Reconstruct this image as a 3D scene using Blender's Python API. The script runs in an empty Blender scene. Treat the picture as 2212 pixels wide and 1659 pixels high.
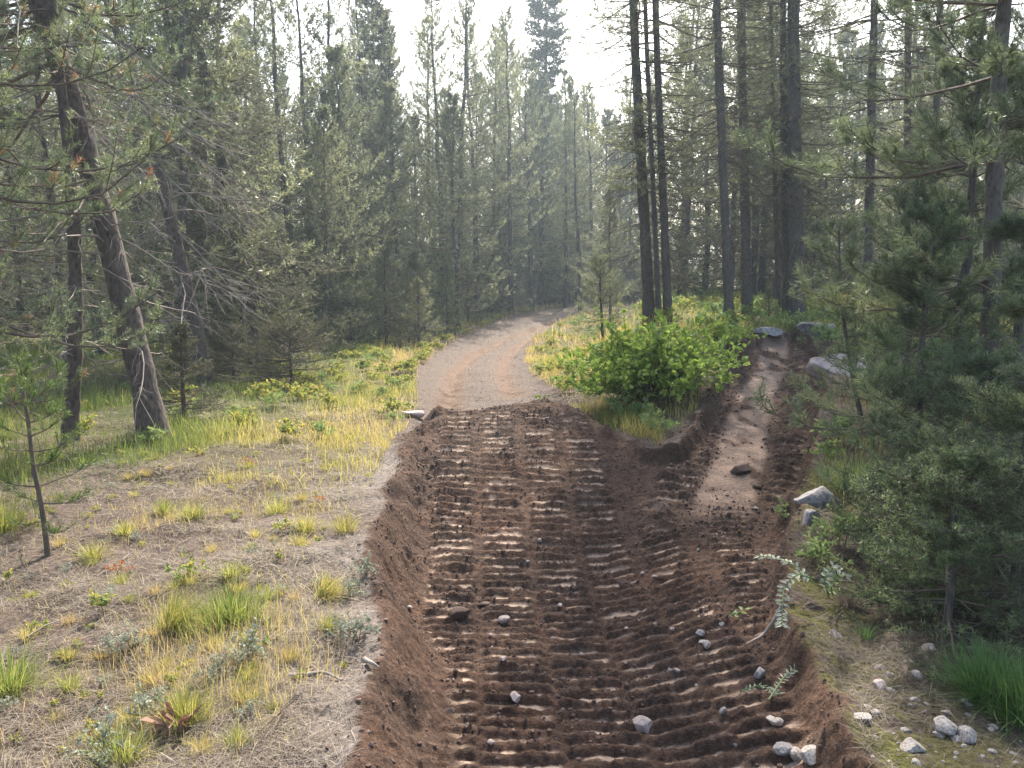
import bpy, math, random
import numpy as np
from mathutils import Vector

sc = bpy.context.scene
C = sc.collection
R = math.radians
PI = math.pi

# ------------------------------------------------------------------ camera
CAM_H = 1.65
PITCH = R(7.85)
FPX = 769.0
cam = bpy.data.cameras.new('camera')
cam.lens = 36.0 * FPX / 1024.0
cam.sensor_width = 36.0
cam.clip_start = 0.05
cam.clip_end = 3000
camo = bpy.data.objects.new('camera', cam)
camo.location = (0, 0, CAM_H)
camo.rotation_euler = (PI / 2 - PITCH, 0, 0)
C.objects.link(camo)
sc.camera = camo

# ------------------------------------------------------------------ light
SUN_EL, SUN_AZ = R(47), R(9)          # azimuth measured from +Y towards +X
w = bpy.data.worlds.new('World')
sc.world = w
w.use_nodes = True
nt = w.node_tree
sky = nt.nodes.new('ShaderNodeTexSky')
sky.sky_type = 'NISHITA'
sky.sun_disc = False
sky.sun_elevation = SUN_EL
sky.sun_rotation = SUN_AZ
sky.air_density = 1.3
sky.dust_density = 4.0
bg = nt.nodes['Background']
bg.inputs['Strength'].default_value = 0.15
nt.links.new(sky.outputs[0], bg.inputs['Color'])
sun = bpy.data.lights.new('sun', 'SUN')
sun.energy = 5.0
sun.angle = R(0.6)
sun.color = (1.0, 0.93, 0.82)
suno = bpy.data.objects.new('sun', sun)
sd = Vector((math.sin(SUN_AZ) * math.cos(SUN_EL), math.cos(SUN_AZ) * math.cos(SUN_EL), math.sin(SUN_EL)))
suno.rotation_euler = sd.to_track_quat('Z', 'Y').to_euler()
suno.location = (0, 30, 60)
C.objects.link(suno)
sc.view_settings.view_transform = 'Standard'
sc.view_settings.look = 'None'
sc.view_settings.gamma = 1
sc.view_settings.exposure = 1.35
cy = sc.cycles
cy.max_bounces = 7
cy.diffuse_bounces = 3
cy.transmission_bounces = 4
cy.glossy_bounces = 2
cy.volume_bounces = 1
cy.use_adaptive_sampling = True
cy.adaptive_threshold = 0.012
cy.use_denoising = True
cy.sample_clamp_indirect = 6

# ------------------------------------------------------------------ pixels -> world (D = coordinates in the 2212 x 1659 view)
DS = 1024 / 2212.0
def ray(dx, dy):
    u, v = dx * DS, dy * DS
    a = (u - 512) / FPX
    b = -(v - 384) / FPX
    cp, sp = math.cos(PITCH), math.sin(PITCH)
    return np.array([a, cp + b * sp, -sp + b * cp])
def unp(dx, dy, z):
    r = ray(dx, dy)
    t = (z - CAM_H) / r[2]
    return np.array([r[0] * t, r[1] * t, z])
def at_depth(dx, dy, Y):
    r = ray(dx, dy)
    t = Y / r[1]
    return np.array([r[0] * t, Y, CAM_H + r[2] * t])

# ------------------------------------------------------------------ noise
def _h(ix, iy, s):
    n = (ix.astype(np.int64) * 374761393 + iy.astype(np.int64) * 668265263 + s * 1442695041) & 0xffffffff
    n = ((n ^ (n >> 13)) * 1274126177) & 0xffffffff
    n = n ^ (n >> 16)
    return (n & 0xffff) / 65535.0
def vn(x, y, s=0):
    x = np.asarray(x, float); y = np.asarray(y, float)
    ix = np.floor(x); iy = np.floor(y)
    fx = x - ix; fy = y - iy
    fx = fx * fx * (3 - 2 * fx); fy = fy * fy * (3 - 2 * fy)
    a = _h(ix, iy, s); b = _h(ix + 1, iy, s); c = _h(ix, iy + 1, s); d = _h(ix + 1, iy + 1, s)
    return (a + (b - a) * fx) * (1 - fy) + (c + (d - c) * fx) * fy - 0.5
def fbm(x, y, s=0, o=4, g=0.5):
    v = 0; a = 1.0
    for i in range(o):
        v = v + a * vn(x * 2 ** i + 17.3 * i, y * 2 ** i - 9.1 * i, s + i)
        a *= g
    return v
def ss(a, b, x):
    t = np.clip((np.asarray(x, float) - a) / (b - a), 0, 1)
    return t * t * (3 - 2 * t)
def sdf(x, y, poly, closed=True):
    """distance to polyline; negative inside if closed"""
    x = np.asarray(x, float); y = np.asarray(y, float)
    d = np.full(x.shape, 1e9); ins = np.zeros(x.shape, bool)
    n = len(poly)
    for i in range(n if closed else n - 1):
        ax, ay = poly[i][0], poly[i][1]; bx, by = poly[(i + 1) % n][0], poly[(i + 1) % n][1]
        ex, ey = bx - ax, by - ay
        t = np.clip(((x - ax) * ex + (y - ay) * ey) / (ex * ex + ey * ey + 1e-9), 0, 1)
        d = np.minimum(d, (x - ax - t * ex) ** 2 + (y - ay - t * ey) ** 2)
        if closed:
            c = ((ay > y) != (by > y)) & (x < ex * (y - ay) / (ey + 1e-12) + ax)
            ins ^= c
    d = np.sqrt(d)
    return np.where(ins, -d, d) if closed else d

# ------------------------------------------------------------------ terrain
def H0(x, y):
    x = np.asarray(x, float); y = np.asarray(y, float)
    q = x - 0.20 * np.clip(y - 15, 0, 60)
    z = 0.052 * np.clip(y - 3, 0, 15) * ss(0.6, 3.2, q)
    z = z - 0.12 * ss(7, 12, y) * (1 - ss(0.5, 3.0, q)) + 0.22 * ss(16, 48, y) * (1 - ss(2, 12, q))
    z = z + 0.10 * fbm(x * 0.35, y * 0.35, 3, 2) * ss(3, 8, np.hypot(x, y))
    z = z + 0.5 * fbm(x * 0.05, y * 0.05, 5, 2) * ss(40, 70, np.hypot(x, y))
    z = z + 5.0 * ss(70, 260, np.hypot(x, y))
    return z
# outline of the freshly dug area: display pixels + height of the rim there
_rim = [(790, 1659, 0), (800, 1500, 0), (826, 1400, 0), (812, 1300, 0), (790, 1215, 0), (832, 1060, 0), (872, 950, 0), (905, 905, 0.02),
        (940, 882, .12), (1000, 868, .24), (1100, 855, .26), (1200, 850, .25), (1290, 876, .25), (1340, 905, .22), (1400, 930, .20), (1462, 930, .2), (1508, 888, .25),
        (1556, 815, .33), (1578, 765, .42), (1625, 735, .5), (1730, 718, .6),
        (1785, 745, .58), (1788, 800, .45), (1770, 900, .3), (1745, 1000, .22), (1730, 1060, .16), (1702, 1150, .1), (1690, 1250, .05), (1722, 1350, .02),
        (1790, 1480, 0), (1850, 1659, 0)]
DIG = [(-0.95, 0.2)] + [tuple(unp(a, b, z)[:2]) for a, b, z in _rim] + [(1.75, 0.2)]
_jr = np.random.RandomState(5)
_TC = [(0.95, 1.0), (1.15, 3.5), (1.45, 5.4), (2.15, 7.1), (3.0, 9.4), (4.15, 12.2), (5.5, 15.8), (6.6, 19)]   # centre of the side trail
# road behind the mound
_rl = [(912, 905, -.1), (902, 860, -.1), (908, 800, -.12), (945, 760, -.12), (1015, 724, -.12), (1100, 692, -.08), (1200, 668, 0.0), (1290, 653, 0.15)]
_rr = [(1395, 657, .15), (1290, 672, .05), (1212, 694, -.05), (1160, 722, -.1), (1128, 762, -.12), (1140, 805, -.12), (1190, 846, -.1), (1200, 870, -.1)]
ROADL = [tuple(unp(a, b, z)[:2]) for a, b, z in _rl]
ROADR = [tuple(unp(a, b, z)[:2]) for a, b, z in _rr]
ROAD = [(ROADL[0][0], 8.2)] + ROADL + [(ROADL[-1][0] + 12, ROADL[-1][1] + 3), (ROADR[0][0] + 10, ROADR[0][1])] + ROADR + [(1.0, 8.2)]
# wheel ruts (display px)
RUT1 = [tuple(unp(a, b, -.12)[:2]) for a, b in [(965, 880), (975, 830), (985, 790), (1020, 760), (1080, 732), (1150, 710), (1240, 690), (1330, 672)]]
RUT2 = [tuple(unp(a, b, -.12)[:2]) for a, b in [(1110, 850), (1085, 800), (1090, 765), (1130, 735), (1180, 712), (1260, 692)]]

PITCHL = 0.118
def lugs(s, u, width, seed, x, y):
    """lug relief of one track. s along, u across -> (height, smooth pad mask, inside mask)"""
    m = 1 - ss(width / 2 - 0.025, width / 2 + 0.03, np.abs(u))
    s = s + 0.016 * fbm(x * 3, y * 3, seed, 2) + 0.08 * u * u
    ph = (s / PITCHL) % 1.0
    cell = np.floor(s / PITCHL)
    amp = 0.7 + 0.6 * (_h(cell, np.floor(u * 5 + 50) , seed) ) 
    tri = np.clip(1 - np.abs(ph - 0.3) / 0.28, 0, 1)
    ridge = np.clip(tri * 1.7, 0, 1) ** 0.8
    brk = np.clip(1.0 + 0.75 * fbm(x * 8, y * 8, seed + 3, 3), 0.2, 1.6)
    h = 0.029 * amp * ridge * brk
    pad = ss(0.55, 0.66, ph) * (1 - ss(0.93, 0.99, ph)) * ss(-0.34, 0.05, fbm(cell * 1.7 + np.round(u * 5) * .7, cell * 0.9 + seed, seed + 9, 2) + 0.25 * fbm(x * 7, y * 7, 77, 2))
    return h * m, pad * m * (1 - ss(width / 2 - .05, width / 2, np.abs(u))), m
def poly_su(x, y, pts):
    """arc length s and signed offset u relative to a polyline given as x(y) or general"""
    P = np.array(pts)
    best = np.full(x.shape, 1e9); S = np.zeros(x.shape); U = np.zeros(x.shape)
    acc = 0
    for i in range(len(P) - 1):
        a, b = P[i], P[i + 1]
        e = b - a; L = np.hypot(*e); e = e / L
        dx = x - a[0]; dy = y - a[1]
        t = np.clip(dx * e[0] + dy * e[1], 0, L)
        d = np.hypot(dx - t * e[0], dy - t * e[1])
        side = np.sign(dx * e[1] - dy * e[0])
        k = d < best
        best = np.where(k, d, best); S = np.where(k, acc + t, S); U = np.where(k, d * side, U)
        acc += L
    return S, U
TRK = [([(-0.22, 1), (-0.36, 3.8), (-0.52, 6.5), (-0.62, 8.6)], .36),
       ([(0.10, 1), (0.02, 3.8), (-0.10, 6.5), (-0.18, 8.6)], .34),
       ([(0.42, 1), (0.38, 3.8), (0.30, 6.5), (0.26, 8.6)], .33),
       ([(0.74, 1), (0.72, 3.8), (0.70, 6.3), (0.66, 8.4)], .33),
       ([(1.04, 1), (1.03, 3.8), (1.10, 5.5), (1.2, 6.6)], .29),
       ([(1.34, 1), (1.36, 3.8), (1.60, 5.5), (2.0, 6.6)], .29),
       ([(-0.05, 1), (-0.14, 3.8), (-0.33, 6.5), (-0.36, 8.6)], .24),
       ([(0.28, 1), (0.20, 3.8), (0.10, 6.5), (0.02, 8.6)], .26),
       ([(0.62, 1), (0.56, 3.8), (0.50, 6.5), (0.44, 8.6)], .24),
       ([(0.90, 1), (0.88, 3.8), (0.93, 5.5), (0.95, 6.6)], .22),
       ([(1.22, 1), (1.20, 3.8), (1.33, 5.5), (1.5, 6.6)], .2)]
def floor_main(y):
    z = np.interp(y, [0, 2.4, 3.4, 4.5, 5.3, 6.2, 7.2, 8.0, 8.6, 9.1, 9.8, 11], [-.12, -.20, -.34, -.47, -.45, -.30, -.04, .14, .22, .22, .1, -.1])
    return z
def floor_trail(y):
    return np.interp(y, [0, 2.5, 3.6, 4.8, 6, 7.1, 9.4, 12.2, 15.5, 17, 20], [-.06, -.10, -.17, -.25, -.22, -.10, .07, .20, .48, .56, .6])
def terrain(x, y, full=True):
    x = np.atleast_1d(np.asarray(x, float)); y = np.atleast_1d(np.asarray(y, float))
    z0 = H0(x, y)
    out = {}
    jx = x + 0.10 * fbm(x * 2.2, y * 2.2, 31, 3); jy = y + 0.10 * fbm(x * 2.2, y * 2.2, 41, 3)
    dd = np.full(x.shape, 5.0)
    near = (y < 22) & (y > -6) & (x > -3) & (x < 9)
    dd[near] = sdf(jx[near], jy[near], DIG)
    dr = np.full(x.shape, 9.0)
    nr = (y > 7) & (x > -9) & (x < 45)
    dr[nr] = sdf(jx[nr], jy[nr], ROAD)
    S, U = poly_su(x, y, _TC)
    wtr = ss(-0.5, 0.4, x - np.interp(y, [0, 3.5, 5, 6.5, 8, 9.5], [.9, .95, 1.05, 1.15, 1.3, 1.5]))
    fl = floor_main(y) * (1 - wtr) + floor_trail(y) * wtr
    # gravel road: slightly below the verge
    road = 1 - ss(-0.25, 0.15, dr)
    z = z0 - 0.05 * road
    # dig
    bw = 0.34 - 0.24 * ss(0.1, 1.2, x)
    din = 1 - ss(-bw, 0.0, dd)
    din = np.clip(din, 0, 1) ** 0.8
    lump = 0.035 * fbm(x * 3.1, y * 3.1, 11, 3) + 0.03 * fbm(x * 12, y * 12, 13, 3)
    fine = 0.016 * fbm(x * 38, y * 38, 15, 3)
    zdig = fl + 0.42 * lump
    h = np.zeros(x.shape); pad = np.zeros(x.shape); trm = np.zeros(x.shape)
    flat_d = ss(-0.22, -0.34, 0) + (1 - ss(-0.42, -0.24, dd))
    flat_d = 1 - ss(-bw - .06, -bw + .06, dd)
    endm = 1 - ss(8.3, 8.8, y)
    for i, (pts, wd) in enumerate(TRK):
        cx = np.interp(y, [p[1] for p in pts], [p[0] for p in pts])
        fade = endm if (i < 4 or 6 <= i < 9) else (1 - ss(5.6, 6.6, y))
        wgt = 1.0 if i < 6 else .4
        hh, pp, mm = lugs(y + 0.04 * i + 0.02 * x, x - cx, wd, 100 + i * 7, x, y)
        h = np.maximum(h, wgt * hh * fade * flat_d); pad = np.maximum(pad * (1 if i < 6 else 1 - .7 * np.clip(hh / .03, 0, 1) * fade), (pp if i < 6 else 0) * fade * flat_d); trm = np.maximum(trm, mm * fade)
    ft = ss(5.7, 6.6, y) * (1 - ss(15.5, 17, y))
    for off in (-0.46, 0.47):
        hh, pp, mm = lugs((S + off) * .62, U - off, .36, 300 + int(off * 100), x, y)
        fl2 = 1 - ss(-0.2, -0.1, dd); h = h + 1.5 * hh * ft * fl2; pad = np.maximum(pad, 0.7 * pp * ft * fl2); trm = np.maximum(trm, mm * ft)
    scr = (1 - ss(0.17, 0.27, np.abs(U + 0.03 + .07 * fbm(x * 1.5, y * 1.5, 8, 2)))) * ss(5.6, 6.4, y) * (1 - ss(14.6, 16, y))
    scr = scr * ss(-.32, -.12, fbm(x * 2.2, y * 1.4, 61, 3) + .12)
    zdig = zdig + h + fine * (1 - 0.75 * pad) * (1 - .8 * scr) + 0.02 * (1 - trm) * np.abs(fbm(x * 7, y * 7, 19, 3)) * 2 * (1 - scr)
    # small spoil ridge thrown along the rim
    spoil = np.exp(-((dd + 0.02) / 0.09) ** 2) * (0.03 + 0.05 * np.clip(fbm(x * 2, y * 2, 21, 2), 0, 1)) * (y < 14)
    bank = np.exp(-((dd + bw * .5) / (bw * .45)) ** 2) * (0.10 * fbm(x * 5, y * 5, 23, 4) + .03 * fbm(x * 22, y * 22, 24, 3))
    z = z * (1 - din) + zdig * din + spoil + bank
    # ruts on the road
    d1 = np.full(x.shape, 9.0); d2 = d1.copy(); s1 = d1 * 0; s2 = d1 * 0
    if nr.any():
        s_, u_ = poly_su(x[nr], y[nr], RUT1); d1[nr] = u_; s1[nr] = s_
        s_, u_ = poly_su(x[nr], y[nr], RUT2); d2[nr] = u_; s2[nr] = s_
    onroad = road * (1 - din)
    rut = (np.exp(-(d1 / .2) ** 2) + 0.8 * np.exp(-(d2 / .2) ** 2)) * onroad
    z = z - 0.12 * rut
    tread = 0.5 + 0.5 * np.sin(s1 * 2 * PI / 0.28)
    tread2 = 0.5 + 0.5 * np.sin(s2 * 2 * PI / 0.28)
    tm = np.clip((np.exp(-(d1 / .19) ** 4) * tread + np.exp(-(d2 / .15) ** 4) * tread2 * .7) * onroad, 0, 1)
    z = z + 0.045 * tm * (0.5 + fbm(x * 5, y * 5, 71, 2))
    z = z + (0.02 * fbm(x * 12, y * 12, 25, 3) + .05 * fbm(x * 1.6, y * 1.6, 26, 2)) * onroad
    # natural ground roughness
    nat = (1 - din) * (1 - road)
    z = z + nat * (0.06 * fbm(x * 2.6, y * 2.6, 27, 3) + 0.012 * fbm(x * 15, y * 15, 29, 3) * (np.hypot(x, y) < 14))
    out['z'] = z; out['dig'] = 1 - ss(-0.03, 0.03, dd); out['road'] = road * (1 - din); out['pad'] = np.clip(np.maximum(pad, 0), 0, 1) * din
    out['scr'] = scr * din; out['dd'] = dd; out['dr'] = dr; out['rut'] = rut; out['tread'] = tm; out['lug'] = h
    return out
def gz(x, y):
    r = terrain(x, y)['z']
    return float(r[0]) if np.ndim(x) == 0 else r
def ground_px(dx, dy):
    """world point where the display pixel meets the ground"""
    r = ray(dx, dy)
    ts = np.concatenate([np.arange(1.5, 14, .03), np.arange(14, 90, .2)])
    zz = terrain(r[0] * ts, r[1] * ts)['z']
    k = np.argmax(CAM_H + r[2] * ts < zz)
    if k == 0: k = len(ts) - 1
    x, y = r[0] * ts[k], r[1] * ts[k]
    return x, y

# ------------------------------------------------------------------ mesh helpers
def mk(name, V, tris=None, quads=None, mats=(), mi_t=None, mi_q=None, attrs=None, smooth=False, polys=None):
    me = bpy.data.meshes.new(name)
    V = np.ascontiguousarray(V, dtype=np.float32)
    me.vertices.add(len(V)); me.vertices.foreach_set('co', V.ravel())
    nt_ = 0 if tris is None else len(tris); nq = 0 if quads is None else len(quads)
    loops = []
    if nt_: loops.append(np.asarray(tris, np.int32).ravel())
    if nq: loops.append(np.asarray(quads, np.int32).ravel())
    L = np.concatenate(loops)
    me.loops.add(len(L)); me.loops.foreach_set('vertex_index', L)
    me.polygons.add(nt_ + nq)
    st = np.concatenate([np.arange(nt_) * 3, nt_ * 3 + np.arange(nq) * 4]).astype(np.int32)
    me.polygons.foreach_set('loop_start', st)
    mi = np.zeros(nt_ + nq, np.int32)
    if mi_t is not None and nt_: mi[:nt_] = mi_t
    if mi_q is not None and nq: mi[nt_:] = mi_q
    me.polygons.foreach_set('material_index', mi)
    me.polygons.foreach_set('use_smooth', np.full(nt_ + nq, smooth, bool))
    for m in mats: me.materials.append(m)
    for k, v in (attrs or {}).items():
        a = me.attributes.new(k, 'FLOAT', 'POINT')
        a.data.foreach_set('value', np.ascontiguousarray(v, np.float32))
    me.update(calc_edges=True)
    me.validate()
    return me
def tag(o, label=None, cat=None, group=None, kind=None):
    if label: o['label'] = label
    if cat: o['category'] = cat
    if group: o['group'] = group
    if kind: o['kind'] = kind
    return o
def ob(name, me, parent=None):
    o = bpy.data.objects.new(name, me); C.objects.link(o)
    if parent is not None: o.parent = parent
    return o
def empty(name, loc, rz=0, sc_=1.0, rot=None):
    o = bpy.data.objects.new(name, None); C.objects.link(o)
    o.location = loc; o.rotation_euler = rot or (0, 0, rz); o.scale = (sc_,) * 3
    o.empty_display_size = .1
    return o
def nrm(v):
    return v / np.maximum(np.linalg.norm(v, axis=-1, keepdims=True), 1e-9)
def tubes(P, Rr, S=4, v0=0):
    """P (B,N,3) R (B,N) -> verts, quads"""
    B, N, _ = P.shape
    T = np.empty_like(P); T[:, 1:-1] = P[:, 2:] - P[:, :-2]; T[:, 0] = P[:, 1] - P[:, 0]; T[:, -1] = P[:, -1] - P[:, -2]
    T = nrm(T)
    main = nrm(P[:, -1] - P[:, 0])
    ref = np.where(np.abs(main[:, 2:3]) > 0.8, np.array([[1.0, 0, 0]]), np.array([[0, 0, 1.0]]))
    ref = np.repeat(ref[:, None], N, 1)
    A = nrm(np.cross(T, ref)); Bv = np.cross(T, A)
    ang = np.arange(S) * 2 * PI / S
    V = P[:, :, None] + Rr[:, :, None, None] * (A[:, :, None] * np.cos(ang)[None, None, :, None] + Bv[:, :, None] * np.sin(ang)[None, None, :, None])
    idx = np.arange(B * N * S).reshape(B, N, S)
    a = idx[:, :-1]; b = idx[:, 1:]
    Q = np.stack([a, np.roll(a, -1, 2), np.roll(b, -1, 2), b], -1).reshape(-1, 4)
    return V.reshape(-1, 3), Q + v0
class Acc:
    def __init__(s):
        s.V = []; s.T = []; s.Q = []; s.mt = []; s.mq = []; s.A = {}; s.n = 0
    def add(s, V, T=None, Q=None, m=0, **at):
        if T is not None and len(T): s.T.append(T + s.n); s.mt.append(np.full(len(T), m, np.int32))
        if Q is not None and len(Q): s.Q.append(Q + s.n); s.mq.append(np.full(len(Q), m, np.int32))
        for k in set(s.A) | set(at):
            v = at.get(k, 0.5)
            v = np.broadcast_to(np.asarray(v, np.float32), (len(V),))
            if k not in s.A: s.A[k] = [np.full(s.n, .5, np.float32)] if s.n else []
            s.A[k].append(v)
        s.V.append(V); s.n += len(V)
        return s
    def mesh(s, name, mats, smooth=False):
        V = np.concatenate(s.V)
        return mk(name, V, np.concatenate(s.T) if s.T else None, np.concatenate(s.Q) if s.Q else None, mats,
                  np.concatenate(s.mt) if s.mt else None, np.concatenate(s.mq) if s.mq else None,
                  {k: np.concatenate(v) for k, v in s.A.items()}, smooth)

# ------------------------------------------------------------------ materials
def newmat(name):
    m = bpy.data.materials.new(name); m.use_nodes = True
    t = m.node_tree; t.nodes.clear()
    o = t.nodes.new('ShaderNodeOutputMaterial')
    return m, t, o
def N(t, ty, **k):
    n = t.nodes.new(ty)
    for a, v in k.items():
        if a.startswith('i_'):
            key = a[2:]
            n.inputs[int(key) if key.isdigit() else key].default_value = v
        else: setattr(n, a, v)
    return n
def ramp(t, src, stops):
    r = N(t, 'ShaderNodeValToRGB')
    while len(r.color_ramp.elements) < len(stops): r.color_ramp.elements.new(0.5)
    for e, (p, c) in zip(r.color_ramp.elements, stops):
        e.position = p; e.color = (*c, 1)
    t.links.new(src, r.inputs[0])
    return r.outputs[0]
def mixc(t, fac, a, b, mode='MIX'):
    m = N(t, 'ShaderNodeMix', data_type='RGBA', blend_type=mode)
    for s, v in ((m.inputs[0], fac), (m.inputs[6], a), (m.inputs[7], b)):
        if isinstance(v, (int, float)): s.default_value = v
        elif isinstance(v, tuple): s.default_value = (*v, 1)
        else: t.links.new(v, s)
    return m.outputs[2]
def noise(t, co, scale, detail=4, rough=.55):
    n = N(t, 'ShaderNodeTexNoise'); n.inputs['Scale'].default_value = scale
    n.inputs['Detail'].default_value = detail; n.inputs['Roughness'].default_value = rough
    t.links.new(co, n.inputs['Vector'])
    return n.outputs[0]
def math_(t, op, a, b=0.0):
    m = N(t, 'ShaderNodeMath', operation=op)
    for s, v in ((m.inputs[0], a), (m.inputs[1], b)):
        if isinstance(v, (int, float)): s.default_value = v
        else: t.links.new(v, s)
    return m.outputs[0]
def attr(t, name):
    return N(t, 'ShaderNodeAttribute', attribute_name=name).outputs['Fac']
def leafmat(name, stops, trans=0.35, rough=0.45, objvar=0.25):
    """colour from the per-leaf random attribute rnd; light passes through"""
    m, t, o = newmat(name)
    c = ramp(t, attr(t, 'rnd'), stops)
    oi = N(t, 'ShaderNodeObjectInfo')
    hs = N(t, 'ShaderNodeHueSaturation')
    t.links.new(c, hs.inputs['Color'])
    v = math_(t, 'MULTIPLY_ADD', oi.outputs['Random'], objvar); t.nodes[-1].inputs[2].default_value = 1 - objvar / 2
    t.links.new(v, hs.inputs['Value'])
    v2 = math_(t, 'MULTIPLY_ADD', oi.outputs['Random'], -0.03); t.nodes[-1].inputs[2].default_value = .515
    t.links.new(v2, hs.inputs['Hue'])
    p = N(t, 'ShaderNodeBsdfPrincipled'); p.inputs['Roughness'].default_value = rough
    p.inputs['Specular IOR Level'].default_value = 0.5
    t.links.new(hs.outputs[0], p.inputs['Base Color'])
    tr = N(t, 'ShaderNodeBsdfTranslucent')
    t.links.new(hs.outputs[0], tr.inputs['Color'])
    mx = N(t, 'ShaderNodeMixShader'); mx.inputs[0].default_value = trans
    t.links.new(p.outputs[0], mx.inputs[1]); t.links.new(tr.outputs[0], mx.inputs[2])
    t.links.new(mx.outputs[0], o.inputs[0])
    return m
def barkmat(name, dark, light, sx=14, bump=.6):
    m, t, o = newmat(name)
    tc = N(t, 'ShaderNodeTexCoord').outputs['Object']
    mp = N(t, 'ShaderNodeMapping'); mp.inputs['Scale'].default_value = (1, 1, .45); t.links.new(tc, mp.inputs[0])
    n1 = noise(t, mp.outputs[0], sx, 5, .65)
    vo = N(t, 'ShaderNodeTexVoronoi', feature='F1'); vo.inputs['Scale'].default_value = sx * 2.2
    t.links.new(mp.outputs[0], vo.inputs['Vector'])
    f = math_(t, 'ADD', math_(t, 'MULTIPLY', n1, .75), math_(t, 'MULTIPLY', vo.outputs['Distance'], .5))
    c = ramp(t, f, [(.3, dark), (.52, tuple((a + b) / 2 for a, b in zip(dark, light))), (.72, light)])
    n2 = noise(t, tc, 1.3, 3)
    c = mixc(t, ramp(t, n2, [(.52, (0, 0, 0)), (.7, (.5, .5, .5))]), c, (.16, .15, .13))
    p = N(t, 'ShaderNodeBsdfPrincipled'); p.inputs['Roughness'].default_value = .9
    t.links.new(c, p.inputs['Base Color'])
    b = N(t, 'ShaderNodeBump'); b.inputs['Strength'].default_value = bump; b.inputs['Distance'].default_value = .02
    t.links.new(f, b.inputs['Height']); t.links.new(b.outputs[0], p.inputs['Normal'])
    t.links.new(p.outputs[0], o.inputs[0])
    return m
def plainmat(name, stops, scale=8, rough=.9, bump=.3):
    m, t, o = newmat(name)
    tc = N(t, 'ShaderNodeTexCoord').outputs['Object']
    n1 = noise(t, tc, scale, 6, .65)
    c = ramp(t, n1, stops)
    p = N(t, 'ShaderNodeBsdfPrincipled'); p.inputs['Roughness'].default_value = rough
    t.links.new(c, p.inputs['Base Color'])
    n2 = noise(t, tc, scale * 5, 5, .7)
    b = N(t, 'ShaderNodeBump'); b.inputs['Strength'].default_value = bump; b.inputs['Distance'].default_value = .01
    t.links.new(math_(t, 'ADD', n1, math_(t, 'MULTIPLY', n2, .4)), b.inputs['Height']); t.links.new(b.outputs[0], p.inputs['Normal'])
    t.links.new(p.outputs[0], o.inputs[0])
    return m

M = {}
M['pine'] = leafmat('pine_needles', [(0, (.07, .10, .055)), (.35, (.12, .165, .08)), (.7, (.20, .26, .12)), (.93, (.32, .37, .17)), (.97, (.30, .15, .05)), (1, (.33, .13, .05))], .42)
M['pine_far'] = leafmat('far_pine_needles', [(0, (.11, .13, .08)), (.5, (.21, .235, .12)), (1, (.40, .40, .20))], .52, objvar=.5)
M['spruce'] = leafmat('spruce_needles', [(0, (.07, .08, .04)), (.5, (.14, .15, .07)), (.9, (.25, .25, .11)), (1, (.28, .22, .09))], .38, objvar=.4)
M['fir'] = leafmat('fir_needles', [(0, (.08, .12, .055)), (.5, (.18, .24, .10)), (1, (.36, .42, .18))], .42, objvar=.2)
M['young'] = leafmat('young_pine_needles', [(0, (.06, .10, .02)), (.5, (.12, .19, .035)), (1, (.22, .28, .06))], .45, objvar=.3)
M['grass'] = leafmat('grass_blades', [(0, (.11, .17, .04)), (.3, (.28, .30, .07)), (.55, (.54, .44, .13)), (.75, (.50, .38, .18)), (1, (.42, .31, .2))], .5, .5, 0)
M['straw'] = leafmat('dry_straw', [(0, (.06, .038, .027)), (.4, (.14, .10, .075)), (.75, (.26, .205, .155)), (1, (.38, .32, .25))], .2, .7, 0)
M['shrubleaf'] = leafmat('shrub_leaves', [(0, (.14, .22, .04)), (.4, (.30, .41, .07)), (.8, (.47, .54, .11)), (1, (.64, .60, .15))], .5, .45, .1)
M['lowleaf'] = leafmat('undergrowth_leaves', [(0, (.11, .18, .05)), (.4, (.25, .30, .07)), (.75, (.43, .41, .09)), (.93, (.5, .37, .09)), (1, (.42, .14, .05))], .5, .5, .15)
M['herb'] = leafmat('herb_leaves', [(0, (.12, .19, .07)), (.6, (.26, .35, .12)), (1, (.42, .47, .16))], .4, .5, .15)
M['tuft'] = leafmat('tuft_grass', [(0, (.05, .11, .03)), (.5, (.13, .24, .06)), (1, (.3, .36, .14))], .45, .5, .2)
M['sage'] = leafmat('pale_leaves', [(0, (.2, .22, .17)), (.6, (.34, .36, .27)), (1, (.45, .46, .33))], .3, .6, .2)
M['redleaf'] = leafmat('red_leaves', [(0, (.25, .07, .04)), (.5, (.5, .16, .04)), (1, (.55, .35, .06))], .4, .6, .2)
M['deadleaf'] = leafmat('dead_leaves', [(0, (.16, .085, .055)), (.5, (.30, .17, .11)), (1, (.40, .27, .18))], .2, .7, .1)
M['bark'] = barkmat('pine_bark', (.018, .013, .011), (.105, .08, .068))
M['bark_right'] = barkmat('smooth_pine_bark', (.035, .03, .028), (.11, .095, .085), 20, .4)
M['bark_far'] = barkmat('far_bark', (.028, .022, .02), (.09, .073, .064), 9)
M['dead'] = plainmat('dead_wood', [(.3, (.12, .095, .08)), (.7, (.34, .29, .25))], 5)
M['twig'] = plainmat('twigs', [(.3, (.06, .045, .035)), (.7, (.17, .13, .10))], 6)
M['stem'] = plainmat('green_stems', [(.3, (.07, .06, .03)), (.7, (.16, .13, .07))], 9)
M['rock'] = plainmat('grey_rock', [(.3, (.09, .07, .065)), (.5, (.24, .22, .215)), (.75, (.42, .39, .37))], 5, .85, .5)
M['rock_pale'] = plainmat('pale_stone', [(.32, (.12, .085, .068)), (.5, (.33, .29, .255)), (.78, (.56, .52, .47))], 5, .85, .5)
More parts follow.
